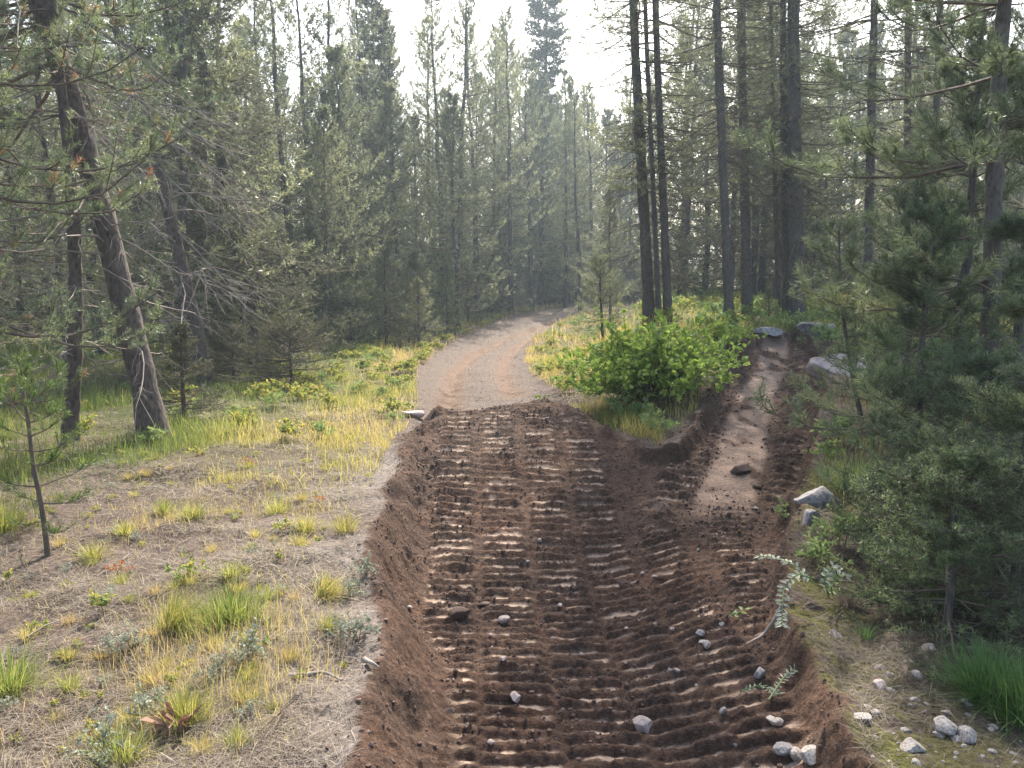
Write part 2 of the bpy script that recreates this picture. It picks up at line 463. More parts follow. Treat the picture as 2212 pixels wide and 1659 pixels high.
M['rock_pink'] = plainmat('pinkish_rock', [(.25, (.20, .15, .135)), (.55, (.38, .31, .285)), (.8, (.5, .43, .40))], 4, .85, .5)
M['rock_brown'] = plainmat('soil_covered_rock', [(.3, (.045, .027, .021)), (.6, (.12, .075, .058)), (.8, (.26, .18, .15))], 9, .9, .6)
M['clod'] = plainmat('soil_clods', [(.3, (.06, .037, .028)), (.55, (.12, .075, .057)), (.8, (.20, .135, .108))], 30, .95, .5)

# ground material: zones come from vertex masks
def groundmat():
    m, t, o = newmat('ground_soil')
    tc = N(t, 'ShaderNodeTexCoord').outputs['Object']
    nA = noise(t, tc, 1.1, 4); nB = noise(t, tc, 7, 6, .65); nC = noise(t, tc, 45, 5, .7); nD = noise(t, tc, 170, 3, .7)
    vo = N(t, 'ShaderNodeTexVoronoi', feature='F1'); vo.inputs['Scale'].default_value = 60; t.links.new(tc, vo.inputs['Vector'])
    vo2 = N(t, 'ShaderNodeTexVoronoi', feature='F1'); vo2.inputs['Scale'].default_value = 24; t.links.new(tc, vo2.inputs['Vector'])
    fineN = math_(t, 'ADD', math_(t, 'MULTIPLY', nC, .6), math_(t, 'MULTIPLY', nD, .4))
    # natural ground: grey-brown duff with pale dust
    nat = ramp(t, fineN, [(.36, (.035, .024, .019)), (.48, (.085, .062, .05)), (.58, (.16, .126, .105)), (.68, (.25, .205, .175))])
    nat = mixc(t, ramp(t, nB, [(.42, (0, 0, 0)), (.62, (1, 1, 1))]), nat, mixc(t, .5, nat, (.11, .065, .045)))
    nat = mixc(t, ramp(t, noise(t, tc, 2.6, 5, .7), [(.5, (0, 0, 0)), (.6, (.75, .75, .75))]), nat, mixc(t, 1, nat, (.38, .33, .31), 'MULTIPLY'))
    nat = mixc(t, attr(t, 'dust'), nat, ramp(t, fineN, [(.36, (.10, .08, .07)), (.52, (.23, .195, .17)), (.68, (.33, .29, .255))]))
    moss = ramp(t, fineN, [(.38, (.045, .04, .015)), (.55, (.12, .115, .03)), (.68, (.20, .19, .06))])
    nat = mixc(t, math_(t, 'MULTIPLY', attr(t, 'moss'), ramp(t, nB, [(.38, (0, 0, 0)), (.5, (1, 1, 1))])), nat, moss)
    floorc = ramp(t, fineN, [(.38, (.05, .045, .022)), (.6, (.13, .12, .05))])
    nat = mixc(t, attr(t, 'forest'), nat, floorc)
    # fresh soil
    dig = ramp(t, fineN, [(.34, (.022, .013, .009)), (.48, (.062, .037, .026)), (.6, (.108, .070, .051)), (.72, (.17, .118, .09))])
    dig = mixc(t, ramp(t, nA, [(.4, (0, 0, 0)), (.65, (.55, .55, .55))]), dig, mixc(t, 1, dig, (1.35, 1.18, 1.05), 'MULTIPLY'))
    dig = mixc(t, ramp(t, noise(t, tc, 3.1, 5, .7), [(.5, (0, 0, 0)), (.66, (.7, .7, .7))]), dig, mixc(t, 1, dig, (1.5, 1.42, 1.3), 'MULTIPLY'))
    dig = mixc(t, ramp(t, noise(t, tc, 1.7, 4, .6), [(.36, (.65, .65, .65)), (.46, (0, 0, 0))]), dig, mixc(t, 1, dig, (.6, .56, .54), 'MULTIPLY'))
    padc = ramp(t, fineN, [(.36, (.15, .10, .072)), (.48, (.30, .22, .165)), (.64, (.42, .325, .25))])
    dig = mixc(t, attr(t, 'pad'), dig, padc)
    scrc = ramp(t, fineN, [(.38, (.10, .064, .046)), (.5, (.22, .155, .115)), (.66, (.34, .255, .20))])
    dig = mixc(t, attr(t, 'scr'), dig, scrc)
    # gravel road
    grav = ramp(t, math_(t, 'ADD', math_(t, 'MULTIPLY', nC, .5), math_(t, 'MULTIPLY', vo.outputs['Distance'], .45)),
                [(.3, (.07, .052, .04)), (.5, (.125, .097, .078)), (.7, (.20, .16, .135))])
    grav = mixc(t, attr(t, 'rut'), grav, ramp(t, fineN, [(.36, (.10, .062, .04)), (.6, (.23, .155, .105))]))
    grav = mixc(t, math_(t, 'MULTIPLY', attr(t, 'tread'), .85), grav, (.13, .085, .062))
    c = mixc(t, attr(t, 'road'), nat, grav)
    c = mixc(t, attr(t, 'dig'), c, dig)
    p = N(t, 'ShaderNodeBsdfPrincipled'); p.inputs['Roughness'].default_value = .95
    p.inputs['Specular IOR Level'].default_value = .2
    t.links.new(c, p.inputs['Base Color'])
    hgt = math_(t, 'ADD', math_(t, 'MULTIPLY', nC, .8), math_(t, 'ADD', math_(t, 'MULTIPLY', nD, .35), math_(t, 'MULTIPLY', vo2.outputs['Distance'], .5)))
    b = N(t, 'ShaderNodeBump'); b.inputs['Distance'].default_value = .022
    st = math_(t, 'SUBTRACT', 1.0, math_(t, 'MULTIPLY', math_(t, 'MAXIMUM', attr(t, 'pad'), attr(t, 'scr')), .65))
    t.links.new(st, b.inputs['Strength'])
    t.links.new(hgt, b.inputs['Height']); t.links.new(b.outputs[0], p.inputs['Normal'])
    t.links.new(p.outputs[0], o.inputs[0])
    return m
M['ground'] = groundmat()

# ------------------------------------------------------------------ ground sheet, split into ground / road / dug soil
def grow(a, b, s0, k):
    r = [a]
    while r[-1] < b: r.append(r[-1] + s0 + k * (r[-1] - a))
    return r
xs_core = list(np.arange(-1.5, 2.3, .0115))
xr1 = list(np.arange(2.3, 6.2, .03)); xr2 = grow(6.2, 420, .06, .035)
xl1 = [-v for v in np.arange(1.5, 4.5, .025)][::-1]; xl2 = [-v for v in grow(4.5, 420, .05, .035)][::-1]
XS = np.array(sorted(set(np.round(xl2 + xl1 + xs_core + xr1 + xr2, 5))))
ys = [-60, -30, -15, -8, -5, -3, -2, -1.2, -.6, 0, .4, .7, 1.0, 1.2, 1.4, 1.55, 1.7]
y = 1.8
while y < 13: ys.append(y); y += max(.0095, .0036 * y)
while y < 420: ys.append(y); y += .0035 * y + .0012 * y * y / 4
YS = np.array(ys)
GX, GY = np.meshgrid(XS, YS)
TR = terrain(GX.ravel(), GY.ravel())
V = np.stack([GX.ravel(), GY.ravel(), TR['z']], 1)
nx, ny = len(XS), len(YS)
idx = np.arange(nx * ny).reshape(ny, nx)
Q = np.stack([idx[:-1, :-1], idx[:-1, 1:], idx[1:, 1:], idx[1:, :-1]], -1).reshape(-1, 4)
gx, gy = GX.ravel(), GY.ravel()
dfz = np.clip(TR['dig'] + (.9 * np.exp(-np.clip(TR['dd'], 0, 9) / .16) * (fbm(gx * 9, gy * 9, 401, 3) > .02) * (gy > 7.5)) + .6 * np.exp(-np.clip(TR['dd'], 0, 9) / .05) * (fbm(gx * 14, gy * 14, 402, 3) > 0), 0, 1)
A = {'dig': dfz, 'road': np.clip(TR['road'] * 1.0, 0, 1), 'pad': TR['pad'], 'scr': TR['scr'], 'rut': np.clip(TR['rut'], 0, 1), 'tread': TR['tread'],
     'dust': np.clip(np.exp(-np.clip(TR['dd'], 0, 9) / .45) * (gx < .5) * 1.1 * (0.6 + fbm(gx * 2, gy * 2, 91, 3)) + .12, 0, 1),
     'moss': ((gx > 1.0) & (gy < 6)) * np.clip(np.exp(-np.clip(TR['dd'], 0, 9) / .35) * 1.1 + .35, 0, 1),
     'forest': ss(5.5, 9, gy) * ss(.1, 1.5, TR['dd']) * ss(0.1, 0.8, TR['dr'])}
face_dig = TR['dig'][Q].mean(1) > .5
face_road = (A['road'][Q].mean(1) > .5) & ~face_dig
for nm, sel in (('ground', ~face_dig & ~face_road), ('dirt_road', face_road), ('dug_trail', face_dig)):
    q = Q[sel]
    used, inv = np.unique(q, return_inverse=True)
    me = mk(nm, V[used], None, inv.reshape(-1, 4), [M['ground']], attrs={k: v[used] for k, v in A.items()}, smooth=True)
    tag(ob(nm, me), kind='structure')

# ------------------------------------------------------------------ conifers
def needles(acc, P, D, L, n, nl, nw, rs, m=0, spread=(35, 70), rnd=None, tuft=False):
    """P base (K,3), D direction (K,3), L shoot length (K,), n needles each"""
    K = len(P)
    if K == 0: return
    t = rs.rand(K, n) ** (0.8)
    if tuft: t = 0.35 + .65 * t
    base = P[:, None] + D[:, None] * (L[:, None] * t)[..., None]
    ref = np.where(np.abs(D[:, 2:3]) > .8, np.array([[1.0, 0, 0]]), np.array([[0, 0, 1.0]]))
    A_ = nrm(np.cross(D, ref)); B_ = np.cross(D, A_)
    ph = rs.rand(K, n) * 2 * PI
    rad = A_[:, None] * np.cos(ph)[..., None] + B_[:, None] * np.sin(ph)[..., None]
    a = np.radians(rs.uniform(spread[0], spread[1], (K, n)))
    d = D[:, None] * np.cos(a)[..., None] + rad * np.sin(a)[..., None]
    ln = nl * rs.uniform(.75, 1.15, (K, n))[..., None] * np.clip(.35 + .65 * L / np.percentile(L, 80), .3, 1.1)[:, None, None]
    wv = nrm(np.cross(d, rs.normal(size=(K, n, 3)))) * (nw / 2)
    tip = base + d * ln
    V = np.stack([base - wv, base + wv, tip], 2).reshape(-1, 3)
    T = np.arange(len(V)).reshape(-1, 3)
    if rnd is None: rnd = rs.rand(K)
    rr = np.clip(rnd[:, None] + rs.uniform(-.12, .12, (K, n)), 0, 1)
    acc.add(V, T, m=m, rnd=np.repeat(rr.ravel(), 3))

def curve_pts(base, az, el, L, droop, up, n, rs, wig=.04):
    """base (B,3) az el L (B,) -> (B,n,3)"""
    t = np.linspace(0, 1, n)[None]
    h = L[:, None] * t * np.cos(el)[:, None]
    v = L[:, None] * (t * np.sin(el)[:, None] - droop * np.sin(t * PI * .5) ** 1.5 + up * t ** 3)
    wx = np.cumsum(rs.normal(size=(len(L), n)), 1) * wig * L[:, None] * np.sqrt(1.0 / n); wx -= wx[:, :1]
    wz = np.cumsum(rs.normal(size=(len(L), n)), 1) * wig * .6 * L[:, None] * np.sqrt(1.0 / n); wz -= wz[:, :1]
    P = np.empty((len(L), n, 3))
    ca, sa = np.cos(az)[:, None], np.sin(az)[:, None]
    P[..., 0] = base[:, None, 0] + h * ca - wx * sa
    P[..., 1] = base[:, None, 1] + h * sa + wx * ca
    P[..., 2] = base[:, None, 2] + v + wz
    return P
def interp_pts(P, t):
    """P (B,n,3), t (B,K) -> positions and tangents (B,K,3)"""
    n = P.shape[1]
    f = t * (n - 1); i = np.clip(np.floor(f).astype(int), 0, n - 2); fr = (f - i)[..., None]
    b = np.arange(P.shape[0])[:, None]
    a, c = P[b, i], P[b, i + 1]
    return a + (c - a) * fr, nrm(c - a)

def trunk_path(H, rs, lean=(0, 0), path=None, n=22, sway=.012):
    if path is not None:
        path = np.array(path, float)
        d = np.concatenate([[0], np.cumsum(np.linalg.norm(np.diff(path, axis=0), axis=1))])
        s = np.linspace(0, d[-1], n)
        P = np.stack([np.interp(s, d, path[:, k]) for k in range(3)], 1)
        for _ in range(2):
            P[1:-1] = (P[:-2] + 2 * P[1:-1] + P[2:]) / 4
        return P
    t = np.linspace(0, 1, n)
    P = np.zeros((n, 3)); P[:, 2] = t * H
    for k in (0, 1):
        wv = np.cumsum(rs.normal(size=n)) * sway * H / np.sqrt(n); wv -= wv[0]
        P[:, k] = lean[k] * t * H + wv
    return P

def conifer(seed, H, r0, kind='pine', cb=.4, cr=1.2, wh=.33, per=4, el=(0, 35), droop=.1, up=.18, sec=6, sh=4,
            shl=.14, nn=10, nl=.07, nw=.008, dead=(0, 0, .6), top=.1, path=None, lean=(0, 0), S=8, leafm=None, barkm=None,
            azr=None, prof=None, deadm=None, reddish=0.0, secl=.45, under=-.25, aim=None, spread=(35, 70)):
    rs = np.random.RandomState(seed)
    TP = trunk_path(H, rs, lean, path)
    n = len(TP)
    t = np.linspace(0, 1, n)
    rad = r0 * (1 - t) ** .75 + .008
    rad[0] *= 1.35; rad[1] *= 1.05
    TP0 = TP.copy(); TP0[0, 2] -= .15
    hi = H > 8 or S > 8
    # resample trunk finer for bark irregularity
    nf = 60 if S >= 12 else 24
    tf = np.linspace(0, 1, nf)
    TF = np.stack([np.interp(tf, t, TP0[:, k]) for k in range(3)], 1); RF = np.interp(tf, t, rad)
    RF = RF * (1 + .05 * rs.normal(size=nf) * (1 if S >= 12 else .4))
    V, Qd = tubes(TF[None], RF[None], S)
    if S >= 12:
        jit = fbm(V[:, 0] * 20 + V[:, 1] * 17, V[:, 2] * 9, seed, 3) * .12 * r0
        c = TF[np.repeat(np.arange(nf), S)]
        V = V + nrm(V - c) * jit[:, None]
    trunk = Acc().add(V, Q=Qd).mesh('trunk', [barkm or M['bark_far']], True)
    def trunk_at(f):
        i = f * (n - 1); k = np.clip(np.floor(i).astype(int), 0, n - 2); fr = (i - k)[:, None]
        return TP[k] * (1 - fr) + TP[k + 1] * fr
    # live branches
    zs = []; y_ = cb * H
    while y_ < H * .985:
        u_ = (y_ - cb * H) / (H * (1 - cb))
        zs.append(y_ + rs.uniform(-.25, .25) * wh); y_ += wh * (1 - .45 * u_) * rs.uniform(.8, 1.2)
    f = np.repeat(np.clip(np.array(zs) / H, 0, .985), per)
    if kind == 'spruce': f = np.clip(f + rs.uniform(-.5, .5, len(f)) * wh / H, 0, .985)
    B = len(f)
    u = (f - cb) / (1 - cb); u = np.clip(u, 0, 1)
    az = rs.uniform(0, 2 * PI, B) if azr is None else rs.uniform(azr[0], azr[1], B)
    prf = prof(u) if prof else (np.clip(1 - u, 0, 1) ** .8 * (.55 + .45 * ss(0, .25, u)) + top * .6)
    L = cr * prf * rs.uniform(.5, 1.2, B)
    if aim is not None: L = L * (aim[1] + (1 - aim[1]) * (.5 + .5 * np.cos(az - aim[0])) ** 1.5)
    elv = np.radians(el[0] + (el[1] - el[0]) * u + rs.uniform(-9, 9, B))
    base = trunk_at(f)
    PB = curve_pts(base, az, elv, L, droop * (1 - .6 * u)[:, None] if False else droop, up, 7, rs)
    crown = Acc()
    rb = np.clip(.0075 * L + .003, .004, .05)[:, None] * np.linspace(1, .25, 7)[None]
    v, q = tubes(PB, rb, 4); crown.add(v, Q=q, m=1, rnd=.5)
    # secondaries
    K = sec
    tk = (np.arange(K)[None] + rs.rand(B, K)) / K
    tk = (.22 if kind == 'pine' else .08) + (1 - .22) * tk
    tk = np.clip(tk, .05, .99)
    sp, st = interp_pts(PB, tk)
    side = np.where((np.arange(K)[None] % 2 == 0) ^ (rs.rand(B, 1) > .5), 1, -1)
    ang = np.radians(rs.uniform(35, 62, (B, K))) * side
    a2 = az[:, None] + ang
    L2 = L[:, None] * secl * (1.05 - tk * .8) * rs.uniform(.55, 1.2, (B, K))
    L2 = np.maximum(L2, shl * .35)
    e2 = np.arcsin(np.clip(st[..., 2], -1, 1)) * .7 + np.radians(rs.uniform(-14, 18, (B, K)))
    P2 = curve_pts(sp.reshape(-1, 3), a2.ravel(), e2.ravel(), L2.ravel(), droop * .5, up * 1.2, 4, rs)
    r2 = np.clip(.008 * L2.ravel() + .0025, .0025, .02)[:, None] * np.linspace(1, .4, 4)[None]
    v, q = tubes(P2, r2, 3); crown.add(v, Q=q, m=1, rnd=.5)
    # shoots
    sf = np.clip(.38 + .62 * L / max(cr, 1e-3), .38, 1.0)
    allP, allD, allL, allR = [], [], [], []
    branch_r = rs.rand(B)
    def put(P, D, Ls, Rn):
        allP.append(P); allD.append(D); allL.append(Ls); allR.append(Rn)
    B2 = len(P2)
    ts = np.concatenate([.25 + .75 * rs.rand(B2, sh - 1), np.full((B2, 1), .97)], 1)
    p3, t3 = interp_pts(P2, ts)
    jit = rs.normal(size=p3.shape) * .45; jit[:, -1] *= .3
    upv = np.array([0, 0, .35 if kind == 'pine' else .05])
    d3 = nrm(t3 + jit + upv)
    r3 = np.repeat(np.repeat(branch_r, K)[:, None], sh, 1) * .5 + .5 * rs.rand(B2, sh)
    put(p3.reshape(-1, 3), d3.reshape(-1, 3), shl * rs.uniform(.6, 1.15, B2 * sh) * np.repeat(sf, K * sh), r3.ravel())
    # leader tips
    pt, tt = interp_pts(PB, np.concatenate([.45 + .5 * rs.rand(B, 3), np.full((B, 1), .98)], 1))
    dt = nrm(tt + rs.normal(size=pt.shape) * .3 + upv)
    put(pt.reshape(-1, 3), dt.reshape(-1, 3), shl * rs.uniform(.8, 1.2, B * 4) * np.repeat(sf, 4), np.repeat(branch_r, 4))
    # top leader
    k = 8
    ft = np.linspace(.93, 1, k); put(trunk_at(ft), nrm(np.array([[0, 0, 1.0]] * k) + rs.normal(size=(k, 3)) * .2), np.full(k, shl * .5), np.full(k, .6))
    P_, D_, L_, R_ = map(np.concatenate, (allP, allD, allL, allR))
    R_ = R_ * .9
    if reddish: 
        k = rs.rand(len(R_)) < reddish; R_[k] = 1.0
    if nn > 14:    # visible shoot stems on near trees
        PP = np.stack([P_, P_ + D_ * L_[:, None]], 1)
        v, q = tubes(PP, np.full((len(PP), 2), .0022), 3); crown.add(v, Q=q, m=1, rnd=.5)
    needles(crown, P_, D_, L_, nn, nl, nw, rs, 0, rnd=R_, spread=spread)
    cm = crown.mesh('crown', [leafm or M['pine_far'], M['twig']])
    # dead branches below the crown
    dm = None
    if dead[0]:
        nd, dl, tw = dead
        fd = rs.uniform(.06, min(cb + .12, .9), nd); azd = rs.uniform(0, 2 * PI, nd)
        if azr is not None: azd = rs.uniform(azr[0], azr[1], nd)
        Ld = dl * rs.uniform(.3, 1.1, nd) * (.5 + .5 * ss(.0, .3, fd))
        eld = np.radians(rs.uniform(-30, 25, nd))
        PD = curve_pts(trunk_at(fd), azd, eld, Ld, .25, -.05, 7, rs, .09)
        rd = np.clip(.008 * Ld + .002, .003, .02)[:, None] * np.linspace(1, .3, 7)[None]
        da = Acc(); v, q = tubes(PD, rd, 4); da.add(v, Q=q)
        kd = int(tw)
        td = rs.uniform(.2, 1, (nd, kd)); s_, tt_ = interp_pts(PD, td)
        ad = azd[:, None] + np.radians(rs.uniform(-75, 75, (nd, kd)))
        ld = Ld[:, None] * rs.uniform(.15, .5, (nd, kd))
        PD2 = curve_pts(s_.reshape(-1, 3), ad.ravel(), np.radians(rs.uniform(-55, 15, nd * kd)), ld.ravel(), .3, -.05, 5, rs, .12)
        r_ = np.full((len(PD2), 5), .0028 if nn > 14 else .0042) * np.linspace(1, .5, 5)[None]
        v, q = tubes(PD2, r_, 3); da.add(v, Q=q)
        dm = da.mesh('dead_branches', [deadm or M['dead']])
    return trunk, cm, dm

def plant_tree(meshes, name, label, cat, loc, rz=0, s=1.0, group=None, tilt=(0, 0), extra=None):
    e = empty(name, loc, rot=(tilt[0], tilt[1], rz), sc_=s)
    tag(e, label, cat, group)
    for nm, me in zip(('trunk', 'crown', 'dead_branches'), meshes):
        if me is not None: ob(nm, me, e)
    return e

def sky_prof(u): return np.clip(1 - u, 0, 1) ** .75 * (.45 + .55 * ss(0, .35, u)) + .08
def narrow(u): return (.75 + .25 * np.sin(u * 9)) * np.clip(1.05 - u, 0, 1) ** .5
def cone(u): return np.clip(1 - u, 0, 1) ** .9 + .05

# ------------------------------------------------------------------ near and named trees
def colx(x, y):
    return 512 / DS + (x / (y * math.cos(PITCH) + (CAM_H) * math.sin(PITCH))) * FPX / DS
def gpt(dx, dy):
    x, y = ground_px(dx, dy)
    return np.array([x, y, gz(x, y)])
def path_px(pts, extra=None):
    """trunk centre line drawn through display pixels at the distance of its foot; extra = list of further (dx, dy, dz) metres"""
    b = gpt(*pts[0])
    P = [np.zeros(3)]
    for p in pts[1:]: P.append(at_depth(p[0], p[1], b[1]) - b)
    for e in (extra or []): P.append(P[-1] + np.array(e, float))
    return b, P

# big leaning lodgepole pine on the left
b, P = path_px([(338, 948), (316, 850), (287, 730), (256, 600), (228, 490), (203, 390), (172, 280), (140, 180), (108, 60)], [(-.9, .3, 3), (-.5, 0, 3.2)])
mm = conifer(11, 11, .128, cb=.36, cr=2.3, wh=.42, per=4, el=(-18, 30), droop=.12, up=.3, sec=8, sh=5, shl=.16, nn=30, nl=.058, nw=.0058, dead=(40, 1.5, 9),
             path=P, S=16, leafm=M['pine'], barkm=M['bark'], reddish=.03, prof=lambda u: 1.0 - .75 * u)
plant_tree(mm, 'leaning_pine', 'thick dark scaly pine trunk leaning left beside the small spruce sapling, with dead branches', 'tree', b)
# thin dark trunk left of it
b, P = path_px([(150, 958), (160, 800), (165, 640), (160, 480), (150, 350)], [(-.1, .1, 1.5), (0, 0, 1.5)])
mm = conifer(12, 6.5, .07, cb=.55, cr=1.3, wh=.35, per=4, el=(-10, 20), droop=.2, up=.2, sec=6, sh=4, shl=.13, nn=24, nl=.055, nw=.0045, dead=(46, .75, 9),
             path=P, S=12, leafm=M['pine'], barkm=M['bark'], reddish=.12)
plant_tree(mm, 'bare_pine', 'thin dark half dead pine bristling with curled bare twigs, left of the thick leaning trunk', 'tree', b)
# leaning slender trunks behind
b, P = path_px([(446, 835), (430, 740), (403, 620), (372, 490), (345, 380), (300, 220), (250, 60)], [(-.8, 0, 3)])
mm = conifer(13, 12, .11, cb=.5, cr=1.4, wh=.42, per=4, el=(-15, 25), droop=.15, up=.2, sec=6, sh=4, shl=.15, nn=14, nl=.06, nw=.007, dead=(80, 2.0, 11),
             path=P, S=12, leafm=M['pine'], barkm=M['bark'])
plant_tree(mm, 'slender_pine', 'slender grey pine trunk leaning left in the shade, with long hanging bare twigs', 'tree', b)
b, P = path_px([(478, 775), (462, 680), (440, 560), (420, 430), (395, 280), (370, 100)], [(-.4, 0, 4)])
mm = conifer(14, 13, .15, cb=.45, cr=1.6, wh=.42, per=4, el=(-20, 20), droop=.2, up=.15, sec=6, sh=4, shl=.15, nn=11, nl=.065, nw=.009, dead=(75, 2.0, 10),
             path=P, S=12, leafm=M['pine'], barkm=M['bark'], deadm=M['twig'])
plant_tree(mm, 'brown_pine', 'brownish pine trunk leaning slightly left between the slender trunk and the dark spruce', 'tree', b)
# the big dark spruce
b, P = path_px([(556, 792), (548, 720), (520, 560), (488, 400), (455, 240), (425, 60), (405, -60)], [(-.4, 0, 3), (-.15, 0, 1.5)])
mm = conifer(15, 13.5, .12, kind='spruce', cb=.13, cr=2.0, wh=.24, per=5, el=(-22, 15), droop=.16, up=.2, sec=11, sh=6, shl=.13, nn=24, nl=.036, nw=.009, dead=(22, 1.4, 8),
             path=P, S=12, leafm=M['spruce'], barkm=M['bark'], prof=lambda u: (1.02 - u) ** .62 * (.75 + .25 * np.sin(u * 23)) + .1, secl=.5, spread=(40, 80))
plant_tree(mm, 'dark_spruce', 'tall dark spruce with layered drooping boughs and a pale lower trunk, left of the road', 'tree', b)
# bright small pine at the forest edge
b, P = path_px([(692, 752), (676, 680), (655, 600), (640, 540)])
mm = conifer(16, 2.6, .04, cb=.12, cr=.85, wh=.2, per=5, el=(10, 50), droop=.05, up=.25, sec=5, sh=4, shl=.13, nn=13, nl=.055, nw=.007, dead=(5, .3, 2),
             path=P, leafm=M['young'], barkm=M['bark'], prof=cone)
plant_tree(mm, 'young_pine', 'small bright green pine leaning left at the forest edge, right of the dark spruce', 'tree', b)
# pine just left of the frame whose boughs reach in
mm = conifer(17, 9, .15, cb=.10, cr=2.3, wh=.42, per=4, el=(-18, 25), droop=.15, up=.32, sec=8, sh=6, shl=.15, nn=36, nl=.055, nw=.005, dead=(22, 1.5, 8),
             S=14, leafm=M['pine'], barkm=M['bark'], reddish=.05, prof=lambda u: 1 - .6 * u, lean=(-.05, 0))
plant_tree(mm, 'edge_pine', 'dark pine at the left edge with dense green boughs reaching over the grass', 'tree', (-4.95, 6.3, gz(-4.95, 6.3)), .6)
mm = conifer(18, 9, .12, cb=.25, cr=1.9, wh=.4, per=4, el=(-10, 25), droop=.15, up=.3, sec=7, sh=5, shl=.15, nn=22, nl=.058, nw=.005, dead=(30, 1.6, 8),
             S=12, leafm=M['pine'], barkm=M['bark'], reddish=.07, prof=lambda u: 1 - .6 * u, lean=(-.05, 0))
plant_tree(mm, 'pine_tree', 'pine behind the half dead trunk with boughs mixed with rusty dead needles', 'tree', (-6.9, 9.8, gz(-6.9, 9.8)), 2.2)
# thin sapling in the left foreground
b, P = path_px([(104, 1205), (98, 1150), (88, 1080), (72, 1010), (60, 900), (45, 820)])
mm = conifer(19, 1.9, .009, cb=.2, cr=.42, wh=.2, per=2, el=(0, 40), droop=.05, up=.2, sec=2, sh=2, shl=.09, nn=34, nl=.045, nw=.0024, dead=(0, .3, 2),
             path=P, leafm=M['young'], barkm=M['twig'], prof=lambda u: 1 - .5 * u)
plant_tree(mm, 'pine_sapling', 'spindly pine sapling standing in the dry grass at the left edge', 'sapling', b)
b, P = path_px([(1302, 742), (1300, 690), (1296, 620), (1298, 560)])
mm = conifer(24, 3.4, .03, cb=.25, cr=.8, wh=.24, per=4, el=(5, 40), droop=.05, up=.25, sec=4, sh=3, shl=.14, nn=14, nl=.055, nw=.008, dead=(14, .5, 4), path=P, leafm=M['pine_far'], barkm=M['bark'], prof=lambda u: 1 - .75 * u)
plant_tree(mm, 'young_pine', 'slim young pine with a dark stem rising behind the left part of the big shrub', 'tree', b)
# small spruces
def small_spruce(seed, H, cr, lm='spruce', nn=16, shl=.09, nl=.02, nw=.004, **k):
    kk = dict(cb=.04, cr=cr, wh=.085, per=4, el=(-8, 40), droop=.08, up=.12, sec=7, sh=4, shl=shl, nn=nn, nl=nl, nw=nw, dead=(0, 0, 0), leafm=M[lm], barkm=M['bark'], prof=cone, secl=.5)
    kk.update(k)
    return conifer(seed, H, .012 * H + .008, kind='spruce', **kk)
g = gpt(400, 915)
plant_tree(small_spruce(21, 1.15, .5, nn=20), 'spruce_sapling', 'small spiky spruce sapling close to the foot of the thick leaning pine', 'sapling', g, 0)
g = gpt(630, 835)
plant_tree(small_spruce(22, 1.0, 1.25, nn=18, per=6, wh=.07, prof=lambda u: (1 - u) ** .5, nw=.005), 'low_spruce', 'low wide olive spruce spreading beside the yellow grass, under the dark spruce', 'sapling', g, 0)
g = gpt(505, 825)
plant_tree(small_spruce(23, .9, .8, nn=18, per=6, wh=.08, prof=lambda u: (1 - u) ** .5, nw=.005), 'low_spruce', 'low dark green spruce between the slender trunk and the wide olive spruce', 'sapling', g, 0)
# young trees on both sides of the road bend (mid distance)
mids = [(905, 752, 1.75, .75, 'dark bushy young spruce at the left side of the road bend', 'spruce'),
        (835, 742, 2.6, 1.0, 'round young conifer standing left of the dark bushy spruce by the road', 'spruce'),
        (775, 742, 2.4, 1.0, 'young conifer nearest the yellow grass on the left of the road', 'fir'),
        (965, 722, 2.2, .8, 'leafy green young conifer right of the dark bushy spruce', 'fir'),
        (1010, 700, 2.6, .9, 'young conifer growing where the road starts to bend right', 'spruce'),
        (735, 770, .8, .5, 'knee high spruce in front of the young conifers left of the road', 'spruce')]
for i, (dx, dy, H_, r_, lb, lm) in enumerate(mids):
    g = gpt(dx, dy)
    plant_tree(small_spruce(30 + i, H_, r_, lm, nn=9, shl=.14, nl=.035, nw=.012, wh=.13, sec=6), 'young_conifer', lb, 'tree', g, i, group='young conifers along the left of the road')
# right group of tall trunks (foot x, y, top x, width px)
tall = [((1404, 702), 1366, 30, 'tall dark pine trunk, leftmost of the group on the right'),
        ((1424, 700), 1392, 13, 'thin pine trunk just right of the leftmost tall trunk'),
        ((1444, 700), 1414, 21, 'tall pine trunk with a greenish edge, third in the right group'),
        ((1576, 702), 1546, 25, 'straight tall pine trunk standing alone behind the leafy shrub'),
        ((1614, 686), 1600, 27, 'tall brownish double looking pine trunk left of the trail end'),
        ((1682, 682), 1664, 13, 'thin pine trunk left of the thickest pair by the trail end'),
        ((1700, 688), 1690, 22, 'middle sized pine trunk touching the thickest trunk'),
        ((1724, 692), 1712, 40, 'thickest straight pine trunk, right beside the end of the side trail'),
        ((1872, 700), 1888, 24, 'dark pine trunk standing in bright undergrowth right of the side trail'),
        ((1958, 690), 1962, 20, 'slim pine trunk seen through the right hand saplings'),
        ((2010, 700), 2030, 18, 'slim dark trunk behind the near right pine')]
